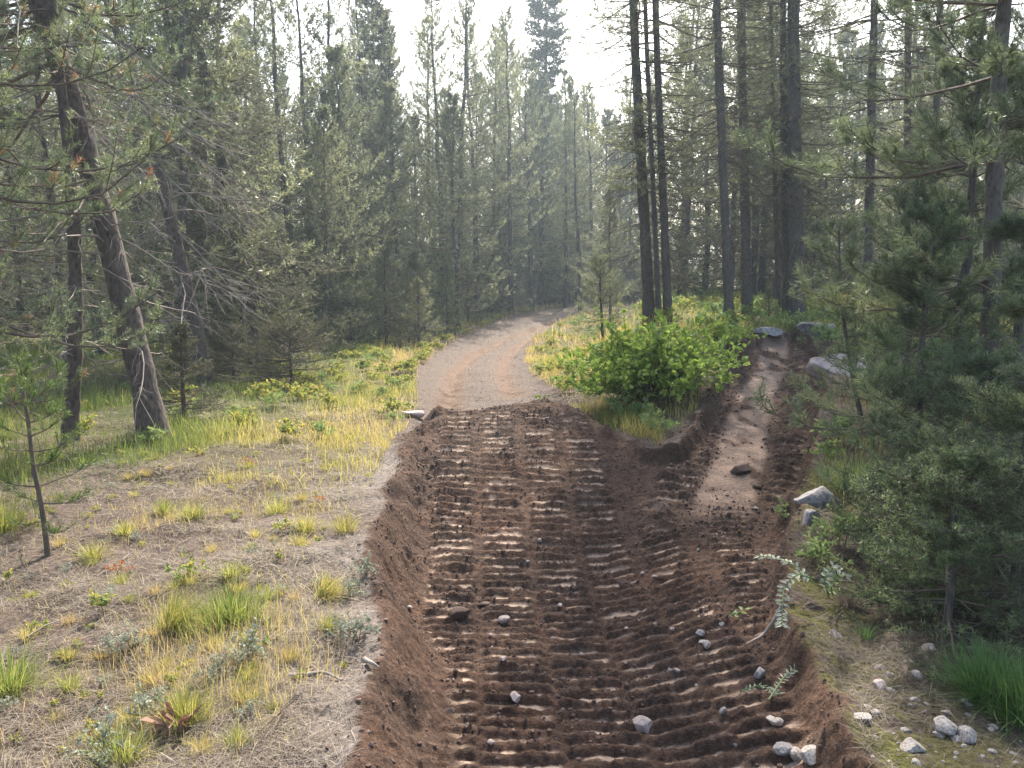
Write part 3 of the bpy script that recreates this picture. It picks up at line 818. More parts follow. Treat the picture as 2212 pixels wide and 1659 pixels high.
for i, (ft, tx, wpx, lb) in enumerate(tall):
    g0 = gpt(*ft)
    b, P = path_px([ft, ((ft[0] * .62 + tx * .38), 430), ((ft[0] * .3 + tx * .7), 200), (tx, 0)], [(-.05, 0, 3), (0, 0, 3), (.0, 0, 2.2)])
    r0 = wpx * DS * g0[1] / FPX / 2 / 1.25
    Ht = P[-1][2]
    mm = conifer(50 + i, Ht, r0, cb=.2, cr=2.4 if wpx > 16 else 1.5, wh=.32, per=4, el=(-12, 30), droop=.1, up=.2, sec=6, sh=4, shl=.15, nn=8, nl=.07, nw=.0095,
                 dead=(70 if wpx > 16 else 34, 1.5, 6), path=P, S=12, leafm=M['pine_far'], barkm=M['bark_right'], prof=lambda u: (1 - u * .75) * (.5 + .5 * ss(0, .3, u)), deadm=M['twig'])
    plant_tree(mm, 'tall_pine', lb, 'tree', b, group='tall straight pines on the right')
# near pine at the right edge with long boughs towards the left
b, P = path_px([(2122, 1075), (2128, 900), (2140, 700), (2144, 500), (2152, 300), (2160, 120), (2168, 0)], [(.03, 0, 1), (.05, 0, 1.6)])
mm = conifer(70, 6.3, .062, cb=.13, cr=1.75, wh=.42, per=6, el=(-6, 22), droop=.14, up=.26, sec=8, sh=6, shl=.14, nn=34, nl=.065, nw=.0042, dead=(26, .9, 6),
             path=P, S=14, leafm=M['pine'], barkm=M['bark_right'], prof=lambda u: 1 - .35 * u, aim=(R(150), .25), secl=.36)
plant_tree(mm, 'near_pine', 'near pine with a smooth grey trunk and long bottlebrush boughs at the right edge', 'tree', b)
# thin saplings between trail and near pine
b, P = path_px([(1862, 905), (1848, 850), (1835, 770), (1822, 690), (1815, 600), (1812, 500)])
mm = conifer(71, 2.9, .018, cb=.12, cr=.65, wh=.2, per=4, el=(5, 30), droop=.05, up=.2, sec=3, sh=3, shl=.11, nn=30, nl=.05, nw=.0034, dead=(4, .3, 2), path=P, leafm=M['pine'], barkm=M['bark_right'], prof=lambda u: 1 - .6 * u)
plant_tree(mm, 'pine_sapling', 'thin wavy pine sapling standing in front of the large pale boulder', 'sapling', b)
sap = [((1975, 1110), 1.9, .6, 72, 'open pine sapling with curved boughs to the right of the grey rocks', 'pine', 34),
       ((2045, 1010), 3.4, .75, 73, 'taller pine sapling behind, close to the left of the near right trunk', 'pine', 24),
       ((2180, 960), 3.9, 1.3, 74, 'dark pine sapling at the right edge behind the near trunk', 'pine', 20),
       ((1945, 925), 2.7, .6, 75, 'feathery pine sapling to the right of the pale boulder', 'pine', 20)]
for (pp, H_, cr_, sd_, lb, lm, nn_) in sap:
    g = gpt(*pp)
    mm = conifer(sd_, H_, .012 * H_, cb=.08, cr=cr_, wh=.2, per=5, el=(0, 42), droop=.08, up=.22, sec=5, sh=4, shl=.12, nn=nn_, nl=.05, nw=.0038, dead=(8, .5, 4), leafm=M[lm], barkm=M['bark_right'], prof=lambda u: 1.03 - .8 * u)
    plant_tree(mm, 'pine_sapling', lb, 'sapling', g)
# dense blue-green firs in the right foreground
firs = [((2040, 1370), .85, .58, 80, 'dense blue green fir overhanging the stony bank at the right'),
        ((2190, 1330), 1.15, .75, 81, 'dark fir filling the right edge above the grass tuft'),
        ((2090, 1180), 1.1, .85, 82, 'low spreading fir under the near right pine'),
        ((1940, 1210), .5, .42, 83, 'small fir bough clump next to the dark grey rock')]
for (pp, H_, cr_, sd_, lb) in firs:
    g = gpt(*pp)
    mm = conifer(sd_, H_, .014 * H_, kind='spruce', cb=.07, cr=cr_, wh=.1, per=5, el=(-12, 30), droop=.12, up=.14, sec=8, sh=5, shl=.10, nn=18, nl=.028, nw=.0042, dead=(0, 0, 0), leafm=M['fir'], barkm=M['bark_right'],
                 prof=lambda u: (1.04 - u) ** .55, secl=.5, spread=(50, 85))
    plant_tree(mm, 'small_fir', lb, 'fir', g, sd_)

# ------------------------------------------------------------------ forest behind: shared tree shapes, placed one by one
rs = np.random.RandomState(99)
def variants():
    v = {}
    base = dict(nl=.10, nw=.026, nn=8, deadm=M['twig'])
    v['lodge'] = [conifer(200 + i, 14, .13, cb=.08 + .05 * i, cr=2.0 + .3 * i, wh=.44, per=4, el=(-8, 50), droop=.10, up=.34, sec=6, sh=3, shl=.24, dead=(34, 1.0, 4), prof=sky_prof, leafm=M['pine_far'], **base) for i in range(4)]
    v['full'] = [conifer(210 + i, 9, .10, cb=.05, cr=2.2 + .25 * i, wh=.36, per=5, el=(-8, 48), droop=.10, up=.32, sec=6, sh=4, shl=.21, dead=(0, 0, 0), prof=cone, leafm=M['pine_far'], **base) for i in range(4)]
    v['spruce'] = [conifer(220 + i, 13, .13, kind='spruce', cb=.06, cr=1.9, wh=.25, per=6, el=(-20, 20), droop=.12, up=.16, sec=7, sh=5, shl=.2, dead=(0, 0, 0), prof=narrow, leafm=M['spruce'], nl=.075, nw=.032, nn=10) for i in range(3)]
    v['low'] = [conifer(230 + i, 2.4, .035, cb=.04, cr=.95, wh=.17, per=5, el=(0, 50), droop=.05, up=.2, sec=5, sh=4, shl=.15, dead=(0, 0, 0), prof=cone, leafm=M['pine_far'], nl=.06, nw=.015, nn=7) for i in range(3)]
    return v
VAR = variants()
HT = {'lodge': 14.0, 'full': 9.0, 'spruce': 13.0, 'low': 2.4}
def skyline(dx):
    """highest display row that trees may reach in the direction of column dx"""
    return np.interp(dx, [-400, 780, 850, 880, 925, 945, 1060, 1100, 1140, 1200, 1240, 1290, 1318, 1345, 1800, 2700], [-500, -300, 30, 190, 250, 10, 30, 60, 150, 190, 160, 215, 300, -200, -300, -300])
LBL = {'lodge': 'tall slender pine with a narrow open crown in the hazy forest behind', 'full': 'full cone shaped pine clothed to the ground in the hazy forest behind',
       'spruce': 'narrow dark spruce in the hazy forest behind', 'low': 'low young conifer under the forest edge behind'}
GRP = {'lodge': 'slender pines of the forest', 'full': 'full pines of the forest', 'spruce': 'dark spruces of the forest', 'low': 'low conifers of the forest edge'}
cnt = 0
def put_far(kind, x, y, H=None, label=None, name=None, vi=None, group=True, cat='tree'):
    global cnt
    me = VAR[kind][cnt % len(VAR[kind]) if vi is None else vi]
    s = (H or HT[kind]) / HT[kind]
    e = plant_tree(me, name or {'lodge': 'slender_pine', 'full': 'full_pine', 'spruce': 'narrow_spruce', 'low': 'low_conifer'}[kind],
                   label or LBL[kind], cat, (x, y, gz(x, y) - .05), rs.uniform(0, 6.28), s, GRP[kind] if group and not label else None, tilt=(rs.uniform(-.03, .03), rs.uniform(-.05, .02)))
    f = rs.uniform(.85, 1.2) if not label else 1
    e.scale = (s * f, s * f, s)
    cnt += 1
    return e
placed = [(-1, -1)]
def far_px(kind, dx, Y, top, label=None, vi=None, name=None):
    """tree at distance Y in column dx whose tip reaches display row top"""
    p = at_depth(dx, 650, Y); x = p[0]; z = gz(x, Y)
    H = at_depth(dx, top, Y)[2] - z
    placed.append((x, Y))
    return put_far(kind, x, Y, H, label, name, vi)
far_px('spruce', 1194, 50, -80, 'very tall narrow dark spruce rising alone above the treeline in the centre', 0)
far_px('lodge', 935, 33, 42, 'spindly spruce like tree at the left of the central treetops, with a bare spire', 1)
far_px('lodge', 958, 31, -40, 'tall pine at the right side of the bare spire, its tip out of the picture', 2)
far_px('lodge', 990, 30, -90, 'tall pine with a long bare leaning stem in the central treetops', 3)
far_px('lodge', 1035, 33, 22, 'pine with a pointed tip right of the long bare stem', 0)
far_px('lodge', 1062, 35, 60, 'pine slightly lower, between two pointed treetops in the centre', 1)
far_px('lodge', 1106, 34, 30, 'sharp pointed pine at the middle of the central treetops', 2)
far_px('lodge', 1150, 38, 130, None, 3)
far_px('lodge', 1222, 42, 150, None, 0); far_px('lodge', 1255, 40, 165, None, 1); far_px('lodge', 1285, 44, 185, None, 2); far_px('lodge', 1172, 44, 165, None, 2)
far_px('full', 1165, 44, 262, 'light green cone shaped pine standing alone at the far side of the road bend', 0)
far_px('full', 990, 26, 205, 'pale green full pine left of the light green cone shaped one', 1)
far_px('full', 760, 22, 90, 'large olive green full pine on the left, beside the dark spruce', 2)
far_px('full', 700, 19.5, 230, 'olive pine right behind the small bright pine', 3)
far_px('full', 860, 26, 180, None, 0); far_px('full', 905, 31, 250, None, 3); far_px('full', 1080, 35, 330, None, 2); far_px('full', 1245, 50, 330, None, 1)
far_px('full', 1318, 27, 400, 'green young pine at the inner side of the bend, left of the tall trunks', 2)
far_px('lodge', 640, 20, -140, None, 1); far_px('lodge', 690, 23, -120, None, 2); far_px('lodge', 745, 24, -90, None, 0); far_px('lodge', 800, 26, -60, None, 3)
far_px('lodge', 845, 29, 60, None, 1); far_px('lodge', 880, 33, 215, None, 2); far_px('spruce', 815, 30, -20, None, 1)
placed.append((4, 17))
far_px('low', 1662, 16.5, 620, 'low dark spruce at the foot of the thickest trunks', 0)
for cc, yy, tp, kd in ((1085, 47, 75, 'lodge'), (1120, 52, 120, 'lodge'), (1140, 48, 190, 'full'), (1205, 55, 230, 'full'), (1228, 53, 185, 'lodge'), (1262, 56, 215, 'full'),
                       (1300, 54, 240, 'full'), (1275, 60, 205, 'lodge'), (1335, 55, 250, 'full'), (1360, 53, 230, 'full'), (1385, 56, 120, 'lodge'), (1345, 60, 90, 'lodge'), (1190, 62, 215, 'full'),
                       (1245, 63, 230, 'full'), (1315, 64, 265, 'full'), (1400, 60, 180, 'full'), (1100, 60, 210, 'full'), (1155, 66, 200, 'full'), (1020, 40, 160, 'full'), (970, 42, 190, 'full')):
    far_px(kd, cc, yy, tp)
for cc, yy, tp, kd in ((1600, 36, 60, 'full'), (1640, 40, 120, 'full'), (1685, 34, 90, 'full'), (1730, 42, 60, 'full'), (1770, 36, 140, 'full'), (1800, 45, 60, 'full'), (1835, 40, 100, 'full'), (1875, 47, 40, 'full'), (1905, 38, 130, 'full'), (1660, 52, 40, 'lodge'), (1760, 54, 10, 'lodge')):
    far_px(kd, cc, yy, tp)
for cc, yy in ((1150, 47), (1180, 49), (1215, 51), (1250, 52), (1290, 53), (1325, 53), (1370, 52), (1410, 50)):
    p_ = at_depth(cc, 650, yy); placed.append((p_[0], yy)); put_far('low', p_[0], yy, rs.uniform(2.2, 4.5))
for k_ in range(30):
    f_ = (k_ + rs.rand()) / 30
    g = gpt(600 + 520 * f_, 806 - 118 * f_ ** .8 - 14)
    yy = g[1] + rs.uniform(.3, 2.6); xx = g[0] * yy / g[1] - rs.uniform(0, .8)
    placed.append((xx, yy)); put_far('low', xx, yy, rs.uniform(1.2, 3.2))
# filling
edge_road = ROADL[1:-1]
tries = 0
kinds = ['full', 'lodge', 'full', 'full', 'lodge', 'full', 'low', 'lodge', 'spruce', 'full']
n_far = 0
n_r = 0
while n_far < 160 and tries < 12000:
    tries += 1
    right = n_r < 44 and tries % 2 == 0
    Y = 22 + 26 * rs.rand() if right else 14 + 46 * rs.rand() ** 1.15
    x = rs.uniform(-1, 1) * (Y * .78 + 3)
    if right: x = Y * rs.uniform(.16, .76)
    c = float(colx(x, Y))
    if c > 1345 and not right: continue
    kd = kinds[rs.randint(len(kinds))]
    if c > 1400 and Y > 20 and kd != 'low': kd = ('full', 'lodge', 'full')[rs.randint(3)]
    # keep the road, the trail, the bush island and the open grass free
    if sdf(np.array([x]), np.array([Y]), ROAD)[0] < (.9 if kd == 'low' else 1.7): continue
    if sdf(np.array([x]), np.array([Y]), DIG)[0] < 1.6: continue
    if Y < 18 and -5.0 < x < 8: continue
    if 1150 < c < 1400 and Y < 50 and sdf(np.array([x]), np.array([Y]), ROADL[1:], False)[0] < 99 and Y < np.interp(c, [1150, 1400], [36, 52]): continue
    if Y < 30 and -1.5 < x - (Y - 12) * .17 < 2.6 and kd != 'low': continue
    if 12 < Y < 22 and x > 0 and x < 9 and kd in ('full', 'spruce'): continue
    
    if 1770 < c < 1930 and Y < 40: continue
    if min((x - a) ** 2 + (Y - b_) ** 2 for a, b_ in placed) < (.45 if kd == 'low' else 1.5 + Y * .025) : continue
    z = gz(x, Y)
    sl = min(float(skyline(c)), float(skyline(c - 26)) + 30, float(skyline(c + 26)) + 30) if False else max(float(skyline(c)), float(skyline(c - 22)), float(skyline(c + 22)))
    Hmax = at_depth(c, sl, Y)[2] - z - .2
    H_ = HT[kd] * rs.uniform(.8, 1.35)
    H_ = min(H_, Hmax)
    if H_ < (1.4 if kd == 'low' else 4): continue
    placed.append((x, Y)); put_far(kd, x, Y, H_)
    n_far += 1; n_r += right
# ------------------------------------------------------------------ grass
def blades(acc, X, Y, Z, h, az, lean, wd, rs, rnd, m=0, curl=.5):
    """curved tapering blades; all arguments arrays of the same length"""
    n = len(X)
    t = np.array([0, .4, .75, 1.0])[None]
    out = h[:, None] * (np.sin(lean)[:, None] * t + curl * np.sin(lean)[:, None] * t * t * .6)
    up = h[:, None] * (np.cos(lean)[:, None] * t - curl * .35 * t ** 3 * np.sin(lean)[:, None])
    P = np.empty((n, 4, 3))
    P[..., 0] = X[:, None] + out * np.cos(az)[:, None]; P[..., 1] = Y[:, None] + out * np.sin(az)[:, None]; P[..., 2] = Z[:, None] + up
    pa = az + PI / 2 + rs.uniform(-1.2, 1.2, n)
    wv = np.stack([np.cos(pa), np.sin(pa), np.zeros(n)], 1) * (wd / 2)[:, None]
    V = np.empty((n, 7, 3))
    for k, f in enumerate((1, .85, .55)):
        V[:, 2 * k] = P[:, k] - wv * f; V[:, 2 * k + 1] = P[:, k] + wv * f
    V[:, 6] = P[:, 3]
    b = (np.arange(n) * 7)[:, None]
    Qd = np.concatenate([b + np.array([[0, 1, 3, 2]]), b + np.array([[2, 3, 5, 4]])], 0)
    T = b + np.array([[4, 5, 6]])
    acc.add(V.reshape(-1, 3), T, Qd, m=m, rnd=np.repeat(np.clip(rnd, 0, 1), 7))

def scatter(n, x0, x1, y0, y1, dens, rs, power=1.0):
    """points in a wedge of ground, kept with probability dens(x, y, info)"""
    y = y0 + (y1 - y0) * rs.rand(n) ** power
    x = rs.uniform(x0, x1, n) if np.isscalar(x0) else rs.rand(n) * (x1(y) - x0(y)) + x0(y)
    inf = terrain(x, y)
    p = dens(x, y, inf)
    k = rs.rand(n) < p
    return x[k], y[k], inf['z'][k], {a: b[k] for a, b in inf.items()}
L_ = lambda y: -(y * .72 + .9)
R_ = lambda y: (y * .72 + .9)

rs = np.random.RandomState(7)
# --- yellow-green grass band and clumps on the left, thinner towards the camera
def d_left(x, y, i):
    free = (i['dd'] > .12) & (i['dr'] > .05)
    clump = ss(-.02, .26, fbm(x * .9, y * .9, 301, 3) + .30 * fbm(x * 5, y * 5, 302, 2))
    near = (.09 + .62 * clump ** 1.4) * ss(.2, .6, -x - .3)
    band = ss(4.6, 8.6, y + 2.6 * fbm(x * .8, y * .8, 303, 3)) * (.15 + .85 * clump)
    return free * np.clip(np.maximum(near, band), 0, 1) * (1 - .85 * ss(.0, .5, .62 - i['dd']) * (y < 7))
A1 = Acc()
for (n, y0, y1, hs, wd, pw) in ((140000, 2.2, 8, (.03, .13), .0026, .8), (150000, 6.0, 20, (.07, .22), .0065, .8), (50000, 16, 45, (.12, .30), .02, .9)):
    x, y, z, i = scatter(n, lambda y: L_(y), lambda y: np.full_like(y, .6) + y * .12, y0, y1, d_left, rs, pw)
    k = len(x)
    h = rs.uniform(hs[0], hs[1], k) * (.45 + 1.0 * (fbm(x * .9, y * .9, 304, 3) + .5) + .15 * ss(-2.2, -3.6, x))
    blade_tone = np.clip(.60 - .32 * ss(-2.2, -3.6, x) + .5 * fbm(x * .45, y * .45, 305, 2) + rs.normal(size=k) * .13 - .10 * ss(7, 10, y) * (x < -4), 0, 1)  # blade's own tone from green to straw, greener towards the far left
    blades(A1, x, y, z - .01, h, rs.uniform(0, 2 * PI, k), np.abs(rs.normal(size=k)) * .33 + .05, np.full(k, wd) * rs.uniform(.7, 1.2, k), rs, blade_tone)
tag(ob('meadow_grass', A1.mesh('meadow_grass', [M['grass']])), 'yellow green grass growing over the left verge up to the trees', 'grass', kind='stuff')

# --- grass on the island and the right bank and the forest floor on the right
A2 = Acc()
def d_right(x, y, i):
    c = ss(-.15, .2, fbm(x * .8, y * .8, 311, 3))
    return (i['dd'] > .1) * (i['dr'] > .05) * (.25 + .75 * c) * ss(4.2, 6.5, y + .5 * x) * np.where((colx(x, y) > 1170) & (colx(x, y) < 1400) & (y > 16), .15, 1)
for (n, y0, y1, hs, wd, pw) in ((26000, 5, 16, (.08, .24), .006, .8), (42000, 12, 50, (.12, .34), .018, .9)):
    x, y, z, i = scatter(n, lambda y: y * .12 - .3, R_, y0, y1, d_right, rs, pw)
    k = len(x)
    blades(A2, x, y, z - .01, rs.uniform(hs[0], hs[1], k), rs.uniform(0, 2 * PI, k), np.abs(rs.normal(size=k)) * .35 + .05, np.full(k, wd), rs, np.clip(.25 + .35 * fbm(x * .3, y * .3, 312, 2) + rs.normal(size=k) * .13, 0, 1))
tag(ob('verge_grass', A2.mesh('verge_grass', [M['grass']])), 'green and straw coloured grass between road, side trail and the trees on the right', 'grass', kind='stuff')

# --- straw, fallen needles and dry litter lying on the near ground
A3 = Acc()
def d_lit(x, y, i): return (i['dd'] > .03) * (i['dr'] > 0) * (.12 + .88 * ss(-.15, .12, fbm(x * 1.3, y * 1.3, 321, 3) + .4 * fbm(x * 6, y * 6, 323, 3))) * np.where(x < 0, 1 - .8 * ss(.4, 0, i['dd']), .8)
for (n, y0, y1, ll, wd) in ((210000, 2.0, 5, (.02, .10), .0024), (110000, 4, 11, (.04, .14), .0045)):
    x, y, z, i = scatter(n, L_, R_, y0, y1, d_lit, rs, 1.0)
    k = len(x); az = rs.uniform(0, 2 * PI, k) + .5 * fbm(x * 3, y * 3, 322, 2)
    blades(A3, x, y, z + rs.uniform(0, .012, k), rs.uniform(ll[0], ll[1], k), az, rs.uniform(1.1, 1.58, k), np.full(k, wd), rs, np.clip(rs.beta(2, 2, k) - np.where(x > 0, .25, 0), 0, 1), curl=.3)
tag(ob('dry_litter', A3.mesh('dry_litter', [M['straw']])), 'dry straw and fallen needles littering the ground', 'litter', kind='stuff')

# ------------------------------------------------------------------ leafy things
def leaf(acc, P, D, Nn, ln, wd, rnd, m=0, fold=.15):
    """oval leaves: P base, D direction, Nn normal (K,3), ln, wd (K,)"""
    D = nrm(D); S_ = nrm(np.cross(D, Nn)); Nn = np.cross(S_, D)
    K = len(P)
    V = np.empty((K, 6, 3))
    ln = ln[:, None]; wd = wd[:, None]
    V[:, 0] = P
    V[:, 1] = P + D * ln * .38 + S_ * wd * .5 + Nn * wd * fold
    V[:, 2] = P + D * ln * .78 + S_ * wd * .36 + Nn * wd * fold
    V[:, 3] = P + D * ln - Nn * ln * .08
    V[:, 4] = P + D * ln * .78 - S_ * wd * .36 + Nn * wd * fold
    V[:, 5] = P + D * ln * .38 - S_ * wd * .5 + Nn * wd * fold
    b = (np.arange(K) * 6)[:, None]
    Qd = np.concatenate([b + np.array([[0, 1, 2, 3]]), b + np.array([[0, 3, 4, 5]])])
    acc.add(V.reshape(-1, 3), None, Qd, m=m, rnd=np.repeat(np.clip(rnd, 0, 1), 6))

def leafy_bush(seed, rx, ry, H, nst, nbr, nlf, ln, wd, leafm, low=.1, stemr=.006, blob=0):
    rs = np.random.RandomState(seed)
    az = rs.uniform(0, 2 * PI, nst); rr = rs.rand(nst) ** .5
    el = np.radians(88 - 62 * rr + rs.uniform(-8, 8, nst))
    tgt = np.stack([rx * rr * np.cos(az), ry * rr * np.sin(az), H * (np.clip(1 - rr ** 2.2, 0, 1) ** .5 * .85 + .1) * rs.uniform(.55, 1.12, nst)], 1)
    b = np.stack([rs.normal(size=nst) * rx * .15, rs.normal(size=nst) * ry * .15, np.zeros(nst)], 1)
    t = np.linspace(0, 1, 7)[None, :, None]
    P = b[:, None] + (tgt - b)[:, None] * t + np.array([0, 0, 1.0]) * (np.sin(t * PI) * .12 * H) + np.cumsum(rs.normal(size=(nst, 7, 3)), 1) * .012 * H
    stems = Acc(); v, q = tubes(P, stemr * np.linspace(1, .35, 7)[None] * rs.uniform(.7, 1.2, (nst, 1)), 4); stems.add(v, Q=q)
    tk = .3 + .68 * rs.rand(nst, nbr)
    p, d = interp_pts(P, tk)
    a2 = rs.uniform(0, 2 * PI, (nst, nbr)); l2 = H * rs.uniform(.10, .30, (nst, nbr))
    P2 = curve_pts(p.reshape(-1, 3), a2.ravel(), np.radians(rs.uniform(0, 60, nst * nbr)), l2.ravel(), .05, .1, 4, rs, .08)
    v, q = tubes(P2, np.full((len(P2), 4), stemr * .35), 3); stems.add(v, Q=q)
    fol = Acc()
    p3, d3 = interp_pts(P2, .1 + .9 * rs.rand(len(P2), nlf))
    p3 = p3.reshape(-1, 3); d3 = d3.reshape(-1, 3); K = len(p3)
    dd_ = nrm(d3 + rs.normal(size=(K, 3)) * .8 + np.array([0, 0, .15]))
    nn_ = nrm(np.array([[0, 0, 1.0]]) + rs.normal(size=(K, 3)) * .55)
    keep = p3[:, 2] > low * H
    k = keep; s_ = rs.uniform(.7, 1.2, K)
    tone = np.repeat(rs.rand(len(P2)), nlf)
    leaf(fol, p3[k], dd_[k], nn_[k], (ln * s_)[k], (wd * s_)[k], (.6 * tone + .4 * rs.rand(K))[k])
    return stems.mesh('stems', [M['stem']]), fol.mesh('foliage', [leafm])
def plant_bush(meshes, name, label, cat, loc, rz=0, s=1, group=None):
    e = empty(name, loc, rz, s); tag(e, label, cat, group)
    ob('stems', meshes[0], e); ob('foliage', meshes[1], e)
    return e
g = gpt(1425, 893)
plant_bush(leafy_bush(400, 1.32, 1.15, 1.02, 120, 9, 8, .066, .046, M['shrubleaf'], low=.0), 'leafy_shrub', 'big bright green broad leaved shrub between the road and the side trail', 'shrub', (g[0] - .02, g[1] + .55, g[2]))
g = gpt(1560, 760)
plant_bush(leafy_bush(401, .75, .6, .5, 30, 7, 9, .05, .034, M['shrubleaf']), 'leafy_shrub', 'smaller green shrub behind the big shrub, next to the upper side trail', 'shrub', g)
# shared low plants
LOWV = {'yel': [leafy_bush(410 + i, .26, .26, .28, 12, 5, 7, .042, .024, M['lowleaf'], stemr=.003) for i in range(3)],
        'herb': [leafy_bush(420 + i, .22, .22, .24, 10, 5, 6, .042, .018, M['herb'], stemr=.003) for i in range(3)],
        'sage': [leafy_bush(430 + i, .10, .10, .11, 12, 5, 7, .014, .006, M['sage'], stemr=.0016) for i in range(2)],
        'red': [leafy_bush(440 + i, .06, .06, .08, 4, 3, 3, .02, .009, M['redleaf'], stemr=.0015) for i in range(2)],
        'yl': [leafy_bush(450 + i, .08, .08, .12, 5, 4, 4, .03, .014, M['lowleaf'], stemr=.0016) for i in range(3)]}
# yellow undergrowth in one mass along the road, the island and under the trees
def mass(name, label, cat, pts, kinds, rs, smin=.8, smax=1.4):
    acc = Acc(); mats = []
    for (x, y, z) in pts:
        kd = kinds[rs.randint(len(kinds))]; v = LOWV[kd][rs.randint(len(LOWV[kd]))]
        for me in v:
            n = len(me.vertices); co = np.empty(n * 3, np.float32); me.vertices.foreach_get('co', co); co = co.reshape(-1, 3)
            a = rs.uniform(0, 2 * PI); 
            break
        a = rs.uniform(0, 2 * PI); s = rs.uniform(smin, smax); ca, sa = math.cos(a), math.sin(a)
        me = v[1]; n = len(me.vertices); co = np.empty(n * 3, np.float32); me.vertices.foreach_get('co', co); co = co.reshape(-1, 3) * s
        rr = np.empty(n, np.float32); me.attributes['rnd'].data.foreach_get('value', rr)
        W = np.stack([co[:, 0] * ca - co[:, 1] * sa + x, co[:, 0] * sa + co[:, 1] * ca + y, co[:, 2] + z], 1)
        mt = me.materials[0]
        if mt not in mats: mats.append(mt)
        b_ = (np.arange(n // 6) * 6)[:, None]
        acc.add(W, None, np.concatenate([b_ + np.array([[0, 1, 2, 3]]), b_ + np.array([[0, 3, 4, 5]])]), m=mats.index(mt), rnd=rr)
    return tag(ob(name, acc.mesh(name, mats)), label, cat, kind='stuff')
rs = np.random.RandomState(71)
pts = []
def d_road(x, y, i): return (i['dr'] > .1) * (i['dd'] > .5) * np.exp(-np.clip(i['dr'], 0, 9) / .9) * np.where(y > 12, 1, .12)
x, y, z, i = scatter(5000, lambda y: L_(y) * .6, lambda y: y * .5, 8.5, 34, d_road, rs)
pts = list(zip(x, y, z))[:170]
mass('roadside_undergrowth', 'low yellow green leafy plants lining both sides of the road', 'undergrowth', pts, ['yel', 'yel', 'herb'], rs, .5, 1.0)
x, y, z, i = scatter(1500, lambda y: y * .05 + .8, lambda y: y * .75, 7.5, 40, lambda x, y, i: (i['dr'] > .1) * (i['dd'] > .2) * np.where(y < 11, .12, .42), rs)
pts = list(zip(x, y, z))[:560]
pts = [p_ for j_, p_ in enumerate(pts) if not (1170 < colx(p_[0], p_[1]) < 1400 and p_[1] > 13 and j_ % 6)]
mass('forest_undergrowth', 'sunlit leafy undergrowth beneath the trees on the right', 'undergrowth', pts, ['yel', 'herb', 'herb'], rs, 1, 1.8)
x, y, z, i = scatter(900, lambda y: L_(y), lambda y: -.25 * y * 0 - 1.2 + 0 * y, 7, 24, lambda x, y, i: (i['dr'] > .1) * (i['dd'] > .3) * .5 * ss(-.1, .15, fbm(x * .5, y * .5, 333, 2)), rs)
mass('left_undergrowth', 'green leafy undergrowth in the grass beneath the trees on the left', 'undergrowth', list(zip(x, y, z))[:90], ['herb', 'yel'], rs, .6, 1.0)
# right bank plants, one by one
for (dx, dy, s, kd, lb) in ((1880, 870, 1.5, 'herb', 'leafy green plant right under the pale boulder'), (1800, 960, 1.2, 'herb', 'pale green plant on the bank beside the side trail'), (1790, 1005, .9, 'herb', 'low plant on the bank edge above the dark grey rock'),
                            (1800, 1180, .9, 'herb', 'spreading herb on the bank below the light grey rock'), (1760, 1230, .8, 'herb', 'pale leafy plant at the edge of the dug soil on the right'), (1690, 1128, .55, 'herb', 'small herb at the lip of the dug soil'),
                            (1770, 730, 1.1, 'yel', 'yellow leafed plant at the top right of the side trail'), (1790, 625 + 120, 1.2, 'herb', 'green plant by the small boulder at the end of the side trail'),
                            (1930, 1250, .9, 'herb', 'small leafed plant beneath the firs'), (1990, 1310, .6, 'herb', 'tiny dark leafed plant in the shade of the dense fir')):
    g = gpt(dx, dy); plant_bush(LOWV[kd][int(dx) % 3], 'leafy_plant', lb, 'plant', g, dx * .1, s)
# small coloured plants in the left foreground
rs = np.random.RandomState(12)
small = [(690, 1090, 'red', 'tiny red leaved plant on the bare ground left of the dug soil'), (535, 1010, 'red', 'orange red seedling at the edge of the thick grass'), (615, 1155, 'yl', 'yellow leaved seedling among the straw'),
         (760, 955, 'yl', 'yellow plant close to the flat stone'), (550, 1410, 'yl', 'bright green seedling on the dusty soil in the left foreground'), (400, 1250, 'yl', 'orange leaved seedling in the middle of the dry grass'),
         (255, 1250, 'red', 'russet seedling in the left litter'), (470, 1465, 'sage', 'grey green cushion plant in the left foreground'), (540, 1425, 'sage', 'small grey cushion plant beside the bright green seedling'),
         (760, 1290, 'sage', 'greyish trailing plant at the rim of the dug soil'), (790, 1240, 'sage', 'pale plant leaning over the rim of the dug soil'), (320, 1560, 'sage', 'pale green low plant near the bottom left'),
         (230, 1640, 'sage', 'pale feathery plant at the bottom edge of the left foreground'), (770, 1390, 'sage', 'dry grey plant at the rim below the trailing one'), (75, 1370, 'yl', 'yellowish plant at the far left edge'), (230, 1330, 'yl', 'small yellow plant with orange tips on the left'),
         (430, 985, 'yl', 'yellow plant between the thick grass and the straw'), (270, 1420, 'sage', 'small silvery plant in the dry grass')]
for (dx, dy, kd, lb) in small:
    g = gpt(dx, dy); plant_bush(LOWV[kd][int(dx) % len(LOWV[kd])], 'seedling', lb, 'plant', g, dx * .1, rs.uniform(.8, 1.15) * (1.15 if kd == 'sage' else 1))
x, y, z, i = scatter(1500, L_, lambda y: -.4 + 0 * y, 2.3, 8, lambda x, y, i: (i['dd'] > .15) * .45, rs)
mass('seedlings', 'scattered tiny seedlings in the litter', 'plants', list(zip(x, y, z))[:260], ['sage', 'yl', 'yl', 'sage'], rs, .3, .6)

